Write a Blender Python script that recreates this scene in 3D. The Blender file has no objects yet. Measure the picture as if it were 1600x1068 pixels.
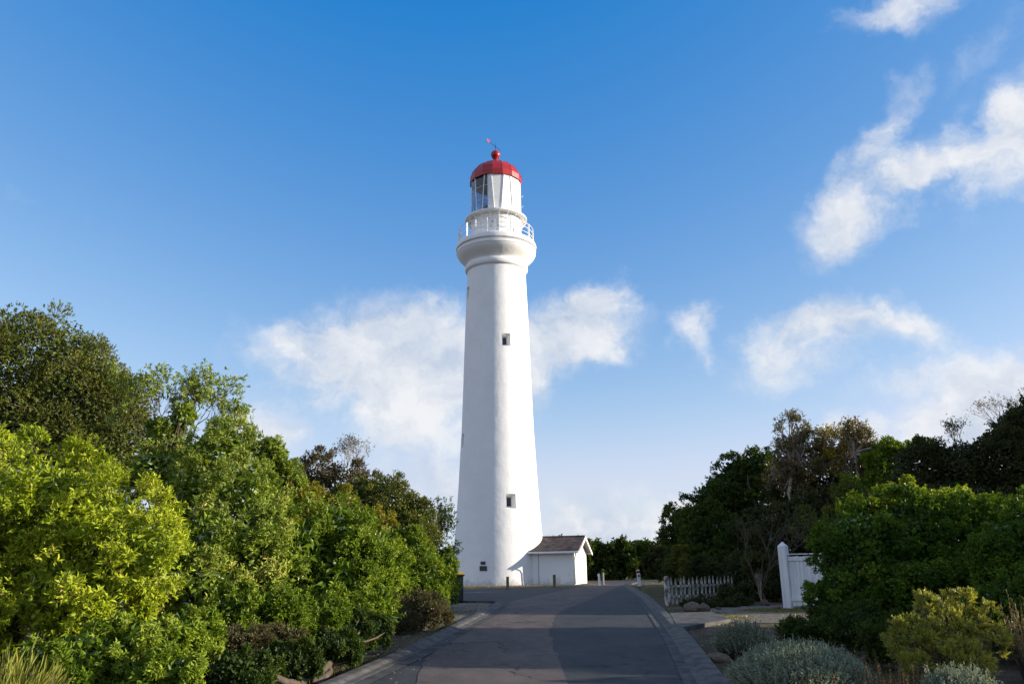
import bpy, bmesh, math, random
import numpy as np
from mathutils import Vector, Matrix, Euler

random.seed(7)
R = math.radians
scene = bpy.context.scene
COL = scene.collection

# ------------------------------------------------------------------ camera
F, W0, H0 = 1270.0, 1600.0, 1068.0
PITCH, ROLL = R(15.66), R(-0.75)
EYE = Vector((0, 0, 1.6))
cam_d = bpy.data.cameras.new('camera'); cam = bpy.data.objects.new('camera', cam_d); COL.objects.link(cam)
cam_d.sensor_width = 36; cam_d.lens = F / W0 * 36; cam_d.clip_end = 8000; cam_d.clip_start = 0.1
CM = Euler((math.pi / 2 + PITCH, 0, 0)).to_matrix() @ Matrix.Rotation(ROLL, 3, 'Z')
cam.matrix_world = Matrix.Translation(EYE) @ CM.to_4x4()
scene.camera = cam

# ------------------------------------------------------------------ light
SUN_EL, SUN_AZ = 12.5, -4.0      # azimuth from +X towards +Y
sv = Vector((math.cos(R(SUN_AZ)) * math.cos(R(SUN_EL)), math.sin(R(SUN_AZ)) * math.cos(R(SUN_EL)), math.sin(R(SUN_EL))))
sd = bpy.data.lights.new('sun', 'SUN'); so = bpy.data.objects.new('sun', sd); COL.objects.link(so)
sd.energy = 5.0; sd.angle = R(0.53); sd.color = (1.0, 0.9, 0.74)
so.rotation_euler = sv.to_track_quat('Z', 'Y').to_euler(); so.location = (60, 0, 40)

scene.view_settings.view_transform = 'Standard'; scene.view_settings.look = 'None'
scene.view_settings.exposure = 0.79; scene.view_settings.gamma = 1; scene.view_settings.use_curve_mapping = False

# ------------------------------------------------------------------ world: sky + clouds far away
def ray(px, py):
    return CM @ Vector(((px - W0 / 2) / F, -(py - H0 / 2) / F, -1.0))
def at(px, py, Y):
    d = ray(px, py); return EYE + d * (Y / d.y)
world = bpy.data.worlds.new("World"); scene.world = world; world.use_nodes = True
nt = world.node_tree; nt.nodes.clear()
def N(t, **kw):
    n = nt.nodes.new(t)
    for k, v in kw.items(): setattr(n, k, v)
    return n
def LK(a, b): nt.links.new(a, b)
def val(x, sock):
    if isinstance(x, (int, float)): sock.default_value = x
    elif isinstance(x, (tuple, Vector)): sock.default_value = tuple(x)
    else: LK(x, sock)
def M_(op, a, b=0.0, c=0.0, clamp=False):
    n = N('ShaderNodeMath', operation=op); n.use_clamp = clamp
    val(a, n.inputs[0]); val(b, n.inputs[1]); val(c, n.inputs[2]); return n.outputs[0]
def V_(op, a, b=(0, 0, 0)):
    n = N('ShaderNodeVectorMath', operation=op); val(a, n.inputs[0]); val(b, n.inputs[1])
    return n.outputs['Value'] if op in ('DOT_PRODUCT', 'LENGTH') else n.outputs[0]
tc = N('ShaderNodeTexCoord').outputs['Generated']
sky = N('ShaderNodeTexSky', sky_type='NISHITA'); sky.sun_disc = False
sky.sun_elevation = R(SUN_EL); sky.sun_rotation = R(90 - SUN_AZ)
sky.air_density = 1.0; sky.dust_density = 0.25; sky.ozone_density = 4.0; sky.altitude = 60
def noise(vec, scale, detail=6.0, rough=0.55):
    n = N('ShaderNodeTexNoise'); n.inputs['Scale'].default_value = scale; n.inputs['Detail'].default_value = detail
    n.inputs['Roughness'].default_value = rough; LK(vec, n.inputs['Vector']); return n
w1 = noise(tc, 9.0, 5, 0.6)
warp = V_('MULTIPLY', V_('SUBTRACT', w1.outputs['Color'], (0.5, 0.5, 0.5)), (0.13, 0.13, 0.11))
dv = V_('ADD', tc, warp)
# cloud lobes: direction, half sizes (radians), tilt, weight
CL = [(640, 570, 150, 82, 0, 1.25), (510, 535, 100, 48, 10, .85), (700, 590, 100, 85, 0, 1.2), (480, 610, 90, 55, 0, .5),
      (880, 530, 105, 52, 18, 1.1), (938, 480, 42, 40, 40, .95), (1096, 522, 36, 38, 0, .85),
      (1275, 535, 95, 42, 12, .9), (1395, 505, 75, 36, -14, .72), (1385, 597, 55, 22, 5, .6), (1490, 575, 60, 28, 10, .4),
      (1375, 205, 85, 24, 55, .52), (1345, 335, 85, 40, 32, .62), (1430, 285, 120, 44, 12, .7), (1495, 205, 55, 20, 62, .5),
      (1585, 175, 75, 32, 62, .85), (1545, 275, 80, 45, -10, .68), (1420, 8, 90, 30, 5, .6), (1545, 60, 80, 26, 30, .3),
      (1580, 640, 125, 56, 8, 1.5), (1470, 690, 60, 45, 0, .75), (1000, 832, 90, 28, 0, 1.9), (900, 822, 55, 30, 0, 1.7), (930, 775, 100, 26, 6, .5),
      (1010, 845, 60, 22, 0, .8), (680, 770, 90, 60, 0, .6), (420, 685, 50, 42, 0, .8), (1350, 665, 45, 25, 0, .8),
      (850, 105, 60, 14, -15, .3), (60, 320, 110, 26, -12, .28)]
acc = None; up = Vector((0, 0, 1))
for (px, py, a, b, tilt, wt) in CL:
    d = ray(px, py).normalized(); rx = d.cross(up).normalized(); uy = rx.cross(d)
    c, s = math.cos(R(tilt)), math.sin(R(tilt))
    U = (rx * c + uy * s) * (F * 1.06 / a); Vv = (uy * c - rx * s) * (F * 1.06 / b)
    u = V_('DOT_PRODUCT', V_('SUBTRACT', dv, d), U); v = V_('DOT_PRODUCT', V_('SUBTRACT', dv, d), Vv)
    r2 = M_('ADD', M_('MULTIPLY', u, u), M_('MULTIPLY', v, v))
    face = M_('GREATER_THAN', V_('DOT_PRODUCT', tc, d), 0.2)
    m = M_('MULTIPLY', M_('MULTIPLY', M_('EXPONENT', M_('MULTIPLY', r2, -0.62)), wt), face)
    acc = m if acc is None else M_('MAXIMUM', acc, M_('ADD', M_('MULTIPLY', M_('MINIMUM', acc, m), .35), M_('MAXIMUM', acc, m)))
# unseen clouds outside the view, cover raised to add fill light on shaded walls
far = noise(V_('MULTIPLY', tc, (1, 1, 2.4)), 2.3, 3, .5)
back = M_('MULTIPLY', M_('SUBTRACT', far.outputs['Fac'], .38, clamp=True), 5, clamp=True)
notfront = M_('LESS_THAN', V_('DOT_PRODUCT', tc, ray(800, 534).normalized()), 0.72)
acc = M_('MAXIMUM', acc, M_('MULTIPLY', M_('MULTIPLY', back, notfront), .9))
fb = noise(V_('MULTIPLY', dv, (1, 1, 1.25)), 9.0, 10, 0.6)
fine = M_('MULTIPLY', M_('SUBTRACT', fb.outputs['Fac'], 0.5), 2.6)
dens = M_('ADD', acc, M_('MULTIPLY', fine, M_('ADD', M_('MULTIPLY', acc, 0.8), .12)))
mr = N('ShaderNodeMapRange', interpolation_type='SMOOTHSTEP'); LK(dens, mr.inputs[0])
mr.inputs[1].default_value = 0.21; mr.inputs[2].default_value = .98; mr.inputs[3].default_value = 0; mr.inputs[4].default_value = 0.93
# shade of the thick lower parts: a lower frequency noise
sh = noise(V_('ADD', dv, (0.03, 0, 0.05)), 7.0, 4, .55)
shade = N('ShaderNodeMapRange'); LK(sh.outputs['Fac'], shade.inputs[0])
shade.inputs[1].default_value = .38; shade.inputs[2].default_value = .6
ccol = N('ShaderNodeMix', data_type='RGBA'); fb2 = noise(V_('MULTIPLY', V_('ADD', dv, (0.016, 0, 0.022)), (1, 1, 1.25)), 9.0, 10, 0.6)      # the same cloud a little way towards the sun
relief = M_('MULTIPLY', M_('SUBTRACT', fb.outputs['Fac'], fb2.outputs['Fac']), 2.2)
LK(M_('ADD', M_('MULTIPLY_ADD', shade.outputs[0], .6, .3), relief, clamp=True), ccol.inputs[0])
ccol.inputs[6].default_value = (2.1, 2.42, 2.95, 1); ccol.inputs[7].default_value = (3.5, 3.52, 3.6, 1)
sep = N('ShaderNodeSeparateColor'); LK(sky.outputs[0], sep.inputs[0])   # one colour grade for the whole sky
cg = M_('SMOOTH_MIN', M_('MAXIMUM', M_('MULTIPLY_ADD', sep.outputs[1], 1.05, -.05), .1), 2.9, 1.2)
cr = M_('MAXIMUM', M_('SMOOTH_MIN', M_('MULTIPLY_ADD', sep.outputs[0], 2.0, -.69), M_('MULTIPLY', cg, .88), .7), .06)
cb = M_('SMOOTH_MAX', M_('MULTIPLY_ADD', sep.outputs[2], .5, 1.48), M_('MULTIPLY', cg, 1.14), .3)
hs = N('ShaderNodeCombineColor'); LK(cr, hs.inputs[0]); LK(cg, hs.inputs[1]); LK(cb, hs.inputs[2])
mixc = N('ShaderNodeMix', data_type='RGBA'); LK(mr.outputs[0], mixc.inputs[0]); LK(hs.outputs[0], mixc.inputs[6]); LK(ccol.outputs[2], mixc.inputs[7])
bg = N('ShaderNodeBackground'); bg.inputs['Strength'].default_value = 0.15; LK(mixc.outputs[2], bg.inputs['Color'])
LK(bg.outputs[0], N('ShaderNodeOutputWorld').inputs['Surface'])

# ------------------------------------------------------------------ ground height
def g(x, y):
    y = np.asarray(y, float)
    s = np.clip((y - 16) / 14, 0, 1)
    h = np.where(y < 16, .017 * y, .272 + .017 * (y - 16) - .5 * .0095 * np.clip(y - 16, 0, 14) ** 2 / 14 - .0095 * np.clip(y - 30, 0, None))
    h60 = .272 + .017 * 44 - .5 * .0095 * 14 - .0095 * 30
    return np.where(y > 60, h60, h)
def gz(x, y): return float(g(x, y))
def gnd(px, py, dz=0.0):
    d = ray(px, py); Y = 15.0
    for _ in range(60):
        p = EYE + d * (Y / d.y)
        Y = Y * .5 + .5 * Y * (EYE.z - gz(p.x, Y)) / max(EYE.z - p.z, 1e-3)
        Y = min(Y, 200)
    p = EYE + d * (Y / d.y)
    return Vector((p.x, p.y, gz(p.x, p.y) + dz))
def depth(Y, z=1.6): return Y * math.cos(PITCH) + (z - 1.6) * math.sin(PITCH)

# ------------------------------------------------------------------ materials
def mat(name, col=(.5, .5, .5), rough=.7, spec=.3, metal=0.0, build=None):
    m = bpy.data.materials.new(name); m.use_nodes = True
    t = m.node_tree; b = t.nodes['Principled BSDF']
    b.inputs['Base Color'].default_value = (*col, 1); b.inputs['Roughness'].default_value = rough
    b.inputs['Specular IOR Level'].default_value = spec; b.inputs['Metallic'].default_value = metal
    if build: build(t, b)
    return m
def tnoise(t, scale, detail=6, rough=.6, vec=None, coord='Object', stretch=None):
    n = t.nodes.new('ShaderNodeTexNoise'); n.inputs['Scale'].default_value = scale
    n.inputs['Detail'].default_value = detail; n.inputs['Roughness'].default_value = rough
    c = t.nodes.new('ShaderNodeTexCoord'); s = c.outputs[coord]
    if stretch:
        mp = t.nodes.new('ShaderNodeMapping'); mp.inputs['Scale'].default_value = stretch
        t.links.new(s, mp.inputs[0]); s = mp.outputs[0]
    t.links.new(s, n.inputs['Vector']); return n.outputs['Fac']
def ramp(t, fac, stops):
    r = t.nodes.new('ShaderNodeValToRGB'); e = r.color_ramp.elements
    while len(e) > 1: e.remove(e[-1])
    e[0].position = stops[0][0]; e[0].color = (*stops[0][1], 1)
    for p, c in stops[1:]:
        k = e.new(p); k.color = (*c, 1)
    t.links.new(fac, r.inputs[0]); return r.outputs[0]
def mixc_(t, fac, a, b, mode='MIX'):
    m = t.nodes.new('ShaderNodeMix'); m.data_type = 'RGBA'; m.blend_type = mode
    for x, i in ((fac, 0), (a, 6), (b, 7)):
        if isinstance(x, (int, float)): m.inputs[i].default_value = x
        elif isinstance(x, tuple): m.inputs[i].default_value = (*x, 1)
        else: t.links.new(x, m.inputs[i])
    return m.outputs[2]
def bump(t, b, h, strength=.3, dist=.02):
    n = t.nodes.new('ShaderNodeBump'); n.inputs['Strength'].default_value = strength; n.inputs['Distance'].default_value = dist
    t.links.new(h, n.inputs['Height']); t.links.new(n.outputs[0], b.inputs['Normal'])

def noisy(c1, c2, scale, bs=.3, bd=.01, bscale=None, stretch=None, lo=.35, hi=.65):
    def f(t, b):
        n = tnoise(t, scale, stretch=stretch)
        t.links.new(ramp(t, n, [(lo, c1), (hi, c2)]), b.inputs['Base Color'])
        bump(t, b, tnoise(t, bscale or scale * 3, stretch=stretch), bs, bd)
    return f
def plaster(t, b):
    big = tnoise(t, .6, 5, .6); streak = tnoise(t, 2.2, 6, .65, stretch=(1, 1, .12)); sp = tnoise(t, 9, 4, .7)
    c = ramp(t, big, [(.3, (.74, .737, .725)), (.6, (.8, .797, .785))])
    c = mixc_(t, ramp(t, streak, [(.62, (0, 0, 0)), (.85, (.35, .35, .35))]), c, (.52, .5, .45))
    tc_ = t.nodes.new('ShaderNodeTexCoord'); sx_ = t.nodes.new('ShaderNodeSeparateXYZ'); t.links.new(tc_.outputs['Object'], sx_.inputs[0])
    mh = t.nodes.new('ShaderNodeMath'); mh.operation = 'MULTIPLY_ADD'; mh.inputs[1].default_value = -1.1; t.links.new(sx_.outputs[2], mh.inputs[0])
    nb_ = t.nodes.new('ShaderNodeMath'); nb_.operation = 'MULTIPLY'; nb_.inputs[1].default_value = 2.4; t.links.new(tnoise(t, 1.8, 6, .7), nb_.inputs[0]); t.links.new(nb_.outputs[0], mh.inputs[2])
    c = mixc_(t, ramp(t, mh.outputs[0], [(.45, (0, 0, 0)), (.95, (.55, .55, .55))]), c, (.34, .31, .26))          # splashed soil along the foot of the walls
    t.links.new(c, b.inputs['Base Color'])
    m = t.nodes.new('ShaderNodeMath'); m.operation = 'ADD'
    m2 = t.nodes.new('ShaderNodeMath'); m2.operation = 'MULTIPLY'; m2.inputs[1].default_value = .16
    t.links.new(sp, m2.inputs[0]); t.links.new(tnoise(t, 1.6, 4, .55), m.inputs[0]); t.links.new(m2.outputs[0], m.inputs[1])
    bump(t, b, m.outputs[0], .5, .055)
M = {}
M['plaster'] = mat('white_plaster', rough=.8, spec=.2, build=plaster)
def wpaint(t, b):
    c = ramp(t, tnoise(t, 14, 8, .7), [(.52, (.78, .775, .76)), (.6, (.78, .775, .76)), (.74, (.36, .33, .28))])
    t.links.new(c, b.inputs['Base Color']); bump(t, b, tnoise(t, 30), .2, .004)
M['white'] = mat('white_paint', rough=.5, build=lambda t, b: (t.links.new(ramp(t, tnoise(t, 3), [(.3, (.74, .735, .72)), (.7, (.82, .815, .8))]), b.inputs['Base Color'])))
def oldpaint(t, b):
    n = tnoise(t, 9, 8, .75, stretch=(1, 1, .45)); n2 = tnoise(t, 2.5, 3)
    mx = t.nodes.new('ShaderNodeMath'); mx.operation = 'ADD'; t.links.new(n, mx.inputs[0])
    k = t.nodes.new('ShaderNodeMath'); k.operation = 'MULTIPLY_ADD'; k.inputs[1].default_value = .35; k.inputs[2].default_value = -.17
    t.links.new(n2, k.inputs[0]); t.links.new(k.outputs[0], mx.inputs[1])
    t.links.new(ramp(t, mx.outputs[0], [(.38, (.62, .62, .6)), (.46, (.42, .4, .35)), (.54, (.12, .1, .075))]), b.inputs['Base Color'])
    bump(t, b, mx.outputs[0], .4, .006)
M['oldpaint'] = mat('weathered_white_paint', rough=.7, build=oldpaint)
M['gatepaint'] = mat('gate_white_paint', rough=.55, build=noisy((.6, .62, .64), (.8, .8, .8), 3.0, .2, .003, 20, (3, 3, .3)))
M['red'] = mat('red_paint', rough=.38, spec=.5, build=noisy((.27, .006, .007), (.36, .01, .009), 2.5, .1, .01, 6))
M['dark'] = mat('dark_metal', (.03, .032, .04), .5, .5)
M['bronze'] = mat('dark_plaque_metal', (.02, .022, .03), .45, .5, build=noisy((.02, .022, .03), (.04, .04, .05), 20, .3, .004))
M['steel'] = mat('galvanised_steel', (.5, .52, .54), .4, .5, .6)
M['wood'] = mat('weathered_timber', rough=.85, build=noisy((.09, .06, .04), (.24, .17, .11), 6, .5, .01, 14, (6, 6, .8)))
M['greywood'] = mat('grey_timber', rough=.85, build=noisy((.16, .15, .13), (.3, .28, .25), 6, .5, .01, 14, (6, 6, .8)))
M['slate'] = mat('slate_shingle', rough=.75, build=noisy((.04, .032, .03), (.125, .092, .084), 2.2, .4, .01, 14))
M['bark'] = mat('brown_bark', rough=.9, build=noisy((.05, .038, .028), (.13, .1, .075), 5, .8, .03, 16, (1, 1, .3)))
M['palebark'] = mat('pale_bark', rough=.85, build=noisy((.16, .12, .09), (.42, .35, .28), 3, .6, .02, 12, (1, 1, .3)))
M['rock'] = mat('brown_rock', rough=.9, build=noisy((.07, .05, .035), (.2, .15, .11), 6, .8, .03, 14))
M['binbody'] = mat('dark_green_plastic', (.008, .02, .016), .45, .4)
M['binlid'] = mat('yellow_plastic', (.62, .36, .01), .45, .4)
def glassb(t, b):
    b.inputs['Transmission Weight'].default_value = 1; b.inputs['Roughness'].default_value = 0.02; b.inputs['IOR'].default_value = 1.45
M['glass'] = mat('lantern_glass', (.4, .56, .68), .02, .5, build=glassb)
M['wglass'] = mat('dark_window_glass', (.015, .015, .018), .12, .5)
M['inside'] = mat('lantern_interior_red_brown', (.1, .03, .025), .5)
M['insdark'] = mat('lantern_interior_dark', (.02, .022, .026), .5)
def cracks(t, scale, width):
    v = t.nodes.new('ShaderNodeTexVoronoi'); v.feature = 'DISTANCE_TO_EDGE'; v.inputs['Scale'].default_value = scale
    c = t.nodes.new('ShaderNodeTexCoord'); n = t.nodes.new('ShaderNodeTexNoise'); n.inputs['Scale'].default_value = 1.3; n.inputs['Detail'].default_value = 6
    t.links.new(c.outputs['Object'], n.inputs['Vector'])
    a = t.nodes.new('ShaderNodeVectorMath'); a.operation = 'ADD'; t.links.new(c.outputs['Object'], a.inputs[0]); t.links.new(n.outputs['Color'], a.inputs[1])
    t.links.new(a.outputs[0], v.inputs['Vector'])
    return ramp(t, v.outputs['Distance'], [(0, (.1, .1, .1)), (width, (1, 1, 1))])
def asphalt(c1, c2, crack=True):
    def f(t, b):
        agg = tnoise(t, 95, 3, .8); pat = tnoise(t, .55, 6, .65); st = tnoise(t, 2.4, 5, .7, stretch=(1, .35, 1))
        c = ramp(t, pat, [(.3, c1), (.7, c2)])
        c = mixc_(t, 1.0, c, ramp(t, agg, [(.35, (.62, .62, .62)), (.65, (1.35, 1.35, 1.35))]), 'MULTIPLY')
        c = mixc_(t, 1.0, c, ramp(t, st, [(.35, (.78, .78, .8)), (.65, (1.18, 1.16, 1.12))]), 'MULTIPLY')
        if crack:
            k = cracks(t, .45, .014); w = ramp(t, tnoise(t, .35, 3), [(.46, (0, 0, 0)), (.56, (1, 1, 1))])
            inv = mixc_(t, w, k, (1., 1., 1.)); c = mixc_(t, 1.0, c, inv, 'MULTIPLY')
        sp = tnoise(t, 38, 2, .5); c = mixc_(t, ramp(t, sp, [(.66, (0, 0, 0)), (.72, (.45, .45, .45))]), c, (.2, .19, .175))
        oil = tnoise(t, 1.7, 3, .5); c = mixc_(t, ramp(t, oil, [(.64, (0, 0, 0)), (.72, (.5, .5, .5))]), c, (.018, .018, .02))
        t.links.new(c, b.inputs['Base Color']); bump(t, b, agg, .6, .006)
    return f
M['asphalt'] = mat('dark_asphalt', rough=.85, spec=.3, build=asphalt((.029, .031, .034), (.046, .048, .05)))
M['oldseal'] = mat('worn_brown_asphalt', rough=.88, spec=.25, build=asphalt((.085, .067, .06), (.12, .096, .086)))
M['concrete'] = mat('concrete', rough=.85, build=noisy((.045, .042, .04), (.115, .106, .098), 3.2, .3, .004, 60))
M['gutter'] = mat('gutter_grit', rough=.9, build=noisy((.03, .03, .03), (.085, .08, .075), 3, .5, .01, 70))
def soil(t, b):
    a = tnoise(t, 1.1, 6, .65); bb = tnoise(t, 26, 5, .8); gr = tnoise(t, .35, 5, .6)
    c = ramp(t, a, [(.3, (.05, .038, .026)), (.55, (.115, .088, .062)), (.75, (.17, .14, .105))])
    c = mixc_(t, 1.0, c, ramp(t, bb, [(.3, (.5, .5, .5)), (.7, (1.5, 1.45, 1.4))]), 'MULTIPLY')
    c = mixc_(t, ramp(t, gr, [(.5, (0, 0, 0)), (.62, (.8, .8, .8))]), c, (.055, .075, .022))
    t.links.new(c, b.inputs['Base Color']); bump(t, b, bb, .9, .03)
M['soil'] = mat('verge_soil', rough=.95, spec=.1, build=soil)
M['gravel'] = mat('pale_gravel', rough=.95, spec=.1, build=noisy((.1, .085, .065), (.24, .21, .17), 8, .9, .02, 40))

def leafmat(name, stops, trans=.35, gloss=.12, rough=.45):
    m = bpy.data.materials.new(name); m.use_nodes = True; t = m.node_tree; t.nodes.clear()
    at_ = t.nodes.new('ShaderNodeAttribute'); at_.attribute_name = 'tone'
    c = ramp(t, at_.outputs['Fac'], stops)
    df = t.nodes.new('ShaderNodeBsdfDiffuse'); tr = t.nodes.new('ShaderNodeBsdfTranslucent'); gl = t.nodes.new('ShaderNodeBsdfGlossy')
    gl.inputs['Roughness'].default_value = rough; gl.inputs['Color'].default_value = (.8, .85, .8, 1)
    t.links.new(c, df.inputs[0]); t.links.new(mixc_(t, 1.0, c, (1.5, 1.45, .7), 'MULTIPLY'), tr.inputs[0])
    m1 = t.nodes.new('ShaderNodeMixShader'); m1.inputs[0].default_value = trans; t.links.new(df.outputs[0], m1.inputs[1]); t.links.new(tr.outputs[0], m1.inputs[2])
    m2 = t.nodes.new('ShaderNodeMixShader')
    fr = t.nodes.new('ShaderNodeFresnel'); fr.inputs[0].default_value = 1.4
    mm = t.nodes.new('ShaderNodeMath'); mm.operation = 'MULTIPLY_ADD'; mm.inputs[1].default_value = 1.0; mm.inputs[2].default_value = gloss * .3
    t.links.new(fr.outputs[0], mm.inputs[0]); 
    mk = t.nodes.new('ShaderNodeMath'); mk.operation = 'MULTIPLY'; mk.inputs[1].default_value = gloss * 3.2; mk.use_clamp = True
    t.links.new(mm.outputs[0], mk.inputs[0]); t.links.new(mk.outputs[0], m2.inputs[0])
    t.links.new(m1.outputs[0], m2.inputs[1]); t.links.new(gl.outputs[0], m2.inputs[2])
    o = t.nodes.new('ShaderNodeOutputMaterial'); t.links.new(m2.outputs[0], o.inputs[0]); return m
LM = {
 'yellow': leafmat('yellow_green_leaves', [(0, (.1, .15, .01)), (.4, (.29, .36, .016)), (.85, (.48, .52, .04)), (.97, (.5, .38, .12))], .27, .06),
 'lime': leafmat('fresh_green_leaves', [(0, (.06, .1, .012)), (.45, (.19, .26, .02)), (.9, (.42, .47, .09)), (1, (.5, .36, .14))], .27, .08),
 'mid': leafmat('mid_green_leaves', [(0, (.045, .085, .007)), (.6, (.15, .225, .012)), (1, (.33, .39, .05))], .3, .06),
 'olive': leafmat('olive_fine_leaves', [(0, (.04, .055, .009)), (.6, (.135, .155, .026)), (1, (.25, .23, .05))], .25, .04),
 'moss': leafmat('golden_olive_leaves', [(0, (0.124, 0.124, 0.0166)), (.6, (0.269, 0.248, 0.0248)), (1, (0.455, 0.352, 0.0414))], .3, .05),
 'brown': leafmat('brown_green_leaves', [(0, (.05, .048, .02)), (.6, (.12, .108, .046)), (1, (.24, .18, .085))], .2, .04),
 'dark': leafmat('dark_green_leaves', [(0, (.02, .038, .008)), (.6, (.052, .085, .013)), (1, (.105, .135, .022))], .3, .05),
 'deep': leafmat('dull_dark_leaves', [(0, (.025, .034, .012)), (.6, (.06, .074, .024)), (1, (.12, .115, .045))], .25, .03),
 'hedge': leafmat('glossy_hedge_leaves', [(0, (.035, .075, .012)), (.6, (.085, .15, .018)), (.92, (.19, .26, .028)), (1, (.34, .32, .06))], .38, .03),
 'gum': leafmat('gum_leaves', [(0, (0.065, 0.065, 0.0195)), (.5, (0.13, 0.117, 0.0325)), (1, (0.312, 0.169, 0.065))], .35, .1),
 'gold': leafmat('golden_gum_leaves', [(0, (0.14, 0.126, 0.0168)), (.5, (0.28, 0.224, 0.0224)), (1, (0.448, 0.308, 0.028))], .4, .1),
 'silver': leafmat('silver_leaves', [(0, (0.14, 0.173, 0.14)), (.5, (0.259, 0.302, 0.238)), (1, (0.389, 0.432, 0.346))], .25, .05),
 'needle': leafmat('yellow_needles', [(0, (0.117, 0.137, 0.0292)), (.5, (0.273, 0.293, 0.0585)), (1, (0.507, 0.468, 0.0975))], .4, .05),
 'rust': leafmat('rusty_heath_leaves', [(0, (0.06, 0.06, 0.024)), (.5, (0.156, 0.096, 0.048)), (1, (0.336, 0.156, 0.072))], .3, .04),
 'straw': leafmat('straw_stems', [(0, (0.22, 0.165, 0.077)), (1, (0.462, 0.374, 0.22))], .3, .04),
 'grass': leafmat('short_green_grass', [(0, (0.048, 0.078, 0.0144)), (.6, (0.12, 0.15, 0.024)), (1, (0.264, 0.228, 0.06))], .4, .04),
 'drygrass': leafmat('dry_grass_blades', [(0, (.12, .1, .05)), (.6, (.26, .2, .1)), (1, (.38, .32, .18))], .3, .04),
 'clover': leafmat('yellowing_clover', [(0, (.06, .06, .015)), (.5, (.16, .15, .025)), (1, (.3, .25, .06))], .35, .04),
 'litter': leafmat('dry_leaf_litter', [(0, (0.06, 0.04, 0.025)), (.6, (0.16, 0.11, 0.07)), (1, (0.34, 0.28, 0.2))], .1, .04),
}

# ------------------------------------------------------------------ object helpers
def link(o, parent=None):
    COL.objects.link(o)
    if parent: o.parent = parent
    return o
def mobj(name, me, m, parent=None, smooth=False, sharp=None):
    me.materials.append(m)
    if smooth:
        me.polygons.foreach_set('use_smooth', [True] * len(me.polygons))
        if sharp: me.set_sharp_from_angle(angle=R(sharp))
    return link(bpy.data.objects.new(name, me), parent)
def tag(o, label=None, cat=None, group=None, kind=None):
    if label: o['label'] = label
    if cat: o['category'] = cat
    if group: o['group'] = group
    if kind: o['kind'] = kind
    return o
def empty(name, loc, rz=0.0):
    e = bpy.data.objects.new(name, None); e.empty_display_size = .3
    e.location = loc; e.rotation_euler = (0, 0, rz); return link(e)
def copy_tree(o, parent=None):
    c = o.copy(); COL.objects.link(c)
    if parent: c.parent = parent
    for ch in o.children: copy_tree(ch, c)
    return c
class MB:
    def __init__(s): s.v = []; s.f = []
    def add(s, vs, fs):
        n = len(s.v); s.v += [tuple(v) for v in vs]; s.f += [tuple(i + n for i in f) for f in fs]; return s
    def box(s, c, d, rot=None, taper=None):
        vs = []
        for z in (-.5, .5):
            k = 1 if (z < 0 or not taper) else taper
            for x, y in ((-.5, -.5), (.5, -.5), (.5, .5), (-.5, .5)):
                p = Vector((x * d[0] * k, y * d[1] * k, z * d[2]))
                if rot: p = rot @ p
                vs.append(p + Vector(c))
        return s.add(vs, [(0, 3, 2, 1), (4, 5, 6, 7), (0, 1, 5, 4), (1, 2, 6, 5), (2, 3, 7, 6), (3, 0, 4, 7)])
    def tube(s, pts, rad, n=6, caps=True):
        pts = [Vector(p) for p in pts]; rings = []
        for i, p in enumerate(pts):
            t = (pts[min(i + 1, len(pts) - 1)] - pts[max(i - 1, 0)])
            if t.length < 1e-9: t = Vector((0, 0, 1))
            t.normalize(); a = t.cross(Vector((0, 0, 1)) if abs(t.z) < .9 else Vector((1, 0, 0))).normalized(); b = t.cross(a)
            r = rad[i] if isinstance(rad, (list, tuple)) else rad
            rings.append([p + (a * math.cos(2 * math.pi * k / n) + b * math.sin(2 * math.pi * k / n)) * r for k in range(n)])
        vs = [v for q in rings for v in q]; fs = []
        for i in range(len(rings) - 1):
            for k in range(n):
                fs.append((i * n + k, i * n + (k + 1) % n, (i + 1) * n + (k + 1) % n, (i + 1) * n + k))
        if caps: fs.append(tuple(range(n))[::-1]); fs.append(tuple((len(rings) - 1) * n + k for k in range(n)))
        return s.add(vs, fs)
    def lathe(s, prof, n=64, phase=0.0, c=(0, 0, 0), close=False):
        vs = []; fs = []; m = len(prof)
        for (r, z) in prof:
            for k in range(n):
                a = phase + 2 * math.pi * k / n; vs.append((c[0] + r * math.cos(a), c[1] + r * math.sin(a), c[2] + z))
        for i in range(m - 1 if not close else m):
            j = (i + 1) % m
            for k in range(n):
                fs.append((i * n + k, i * n + (k + 1) % n, j * n + (k + 1) % n, j * n + k))
        if not close:
            fs.append(tuple(range(n))[::-1]); fs.append(tuple((m - 1) * n + k for k in range(n)))
        return s.add(vs, fs)
    def mesh(s, name):
        me = bpy.data.meshes.new(name); me.from_pydata(s.v, [], s.f)
        bm = bmesh.new(); bm.from_mesh(me); bmesh.ops.recalc_face_normals(bm, faces=bm.faces); bm.to_mesh(me); bm.free()
        me.update(); return me
    def build(s, name, m, parent=None, smooth=False, sharp=None, bev=0.0):
        me = s.mesh(name)
        if bev:
            bm = bmesh.new(); bm.from_mesh(me)
            bmesh.ops.bevel(bm, geom=bm.edges[:], offset=bev, segments=1, affect='EDGES'); bm.to_mesh(me); bm.free()
        return mobj(name, me, m, parent, smooth, sharp)

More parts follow.
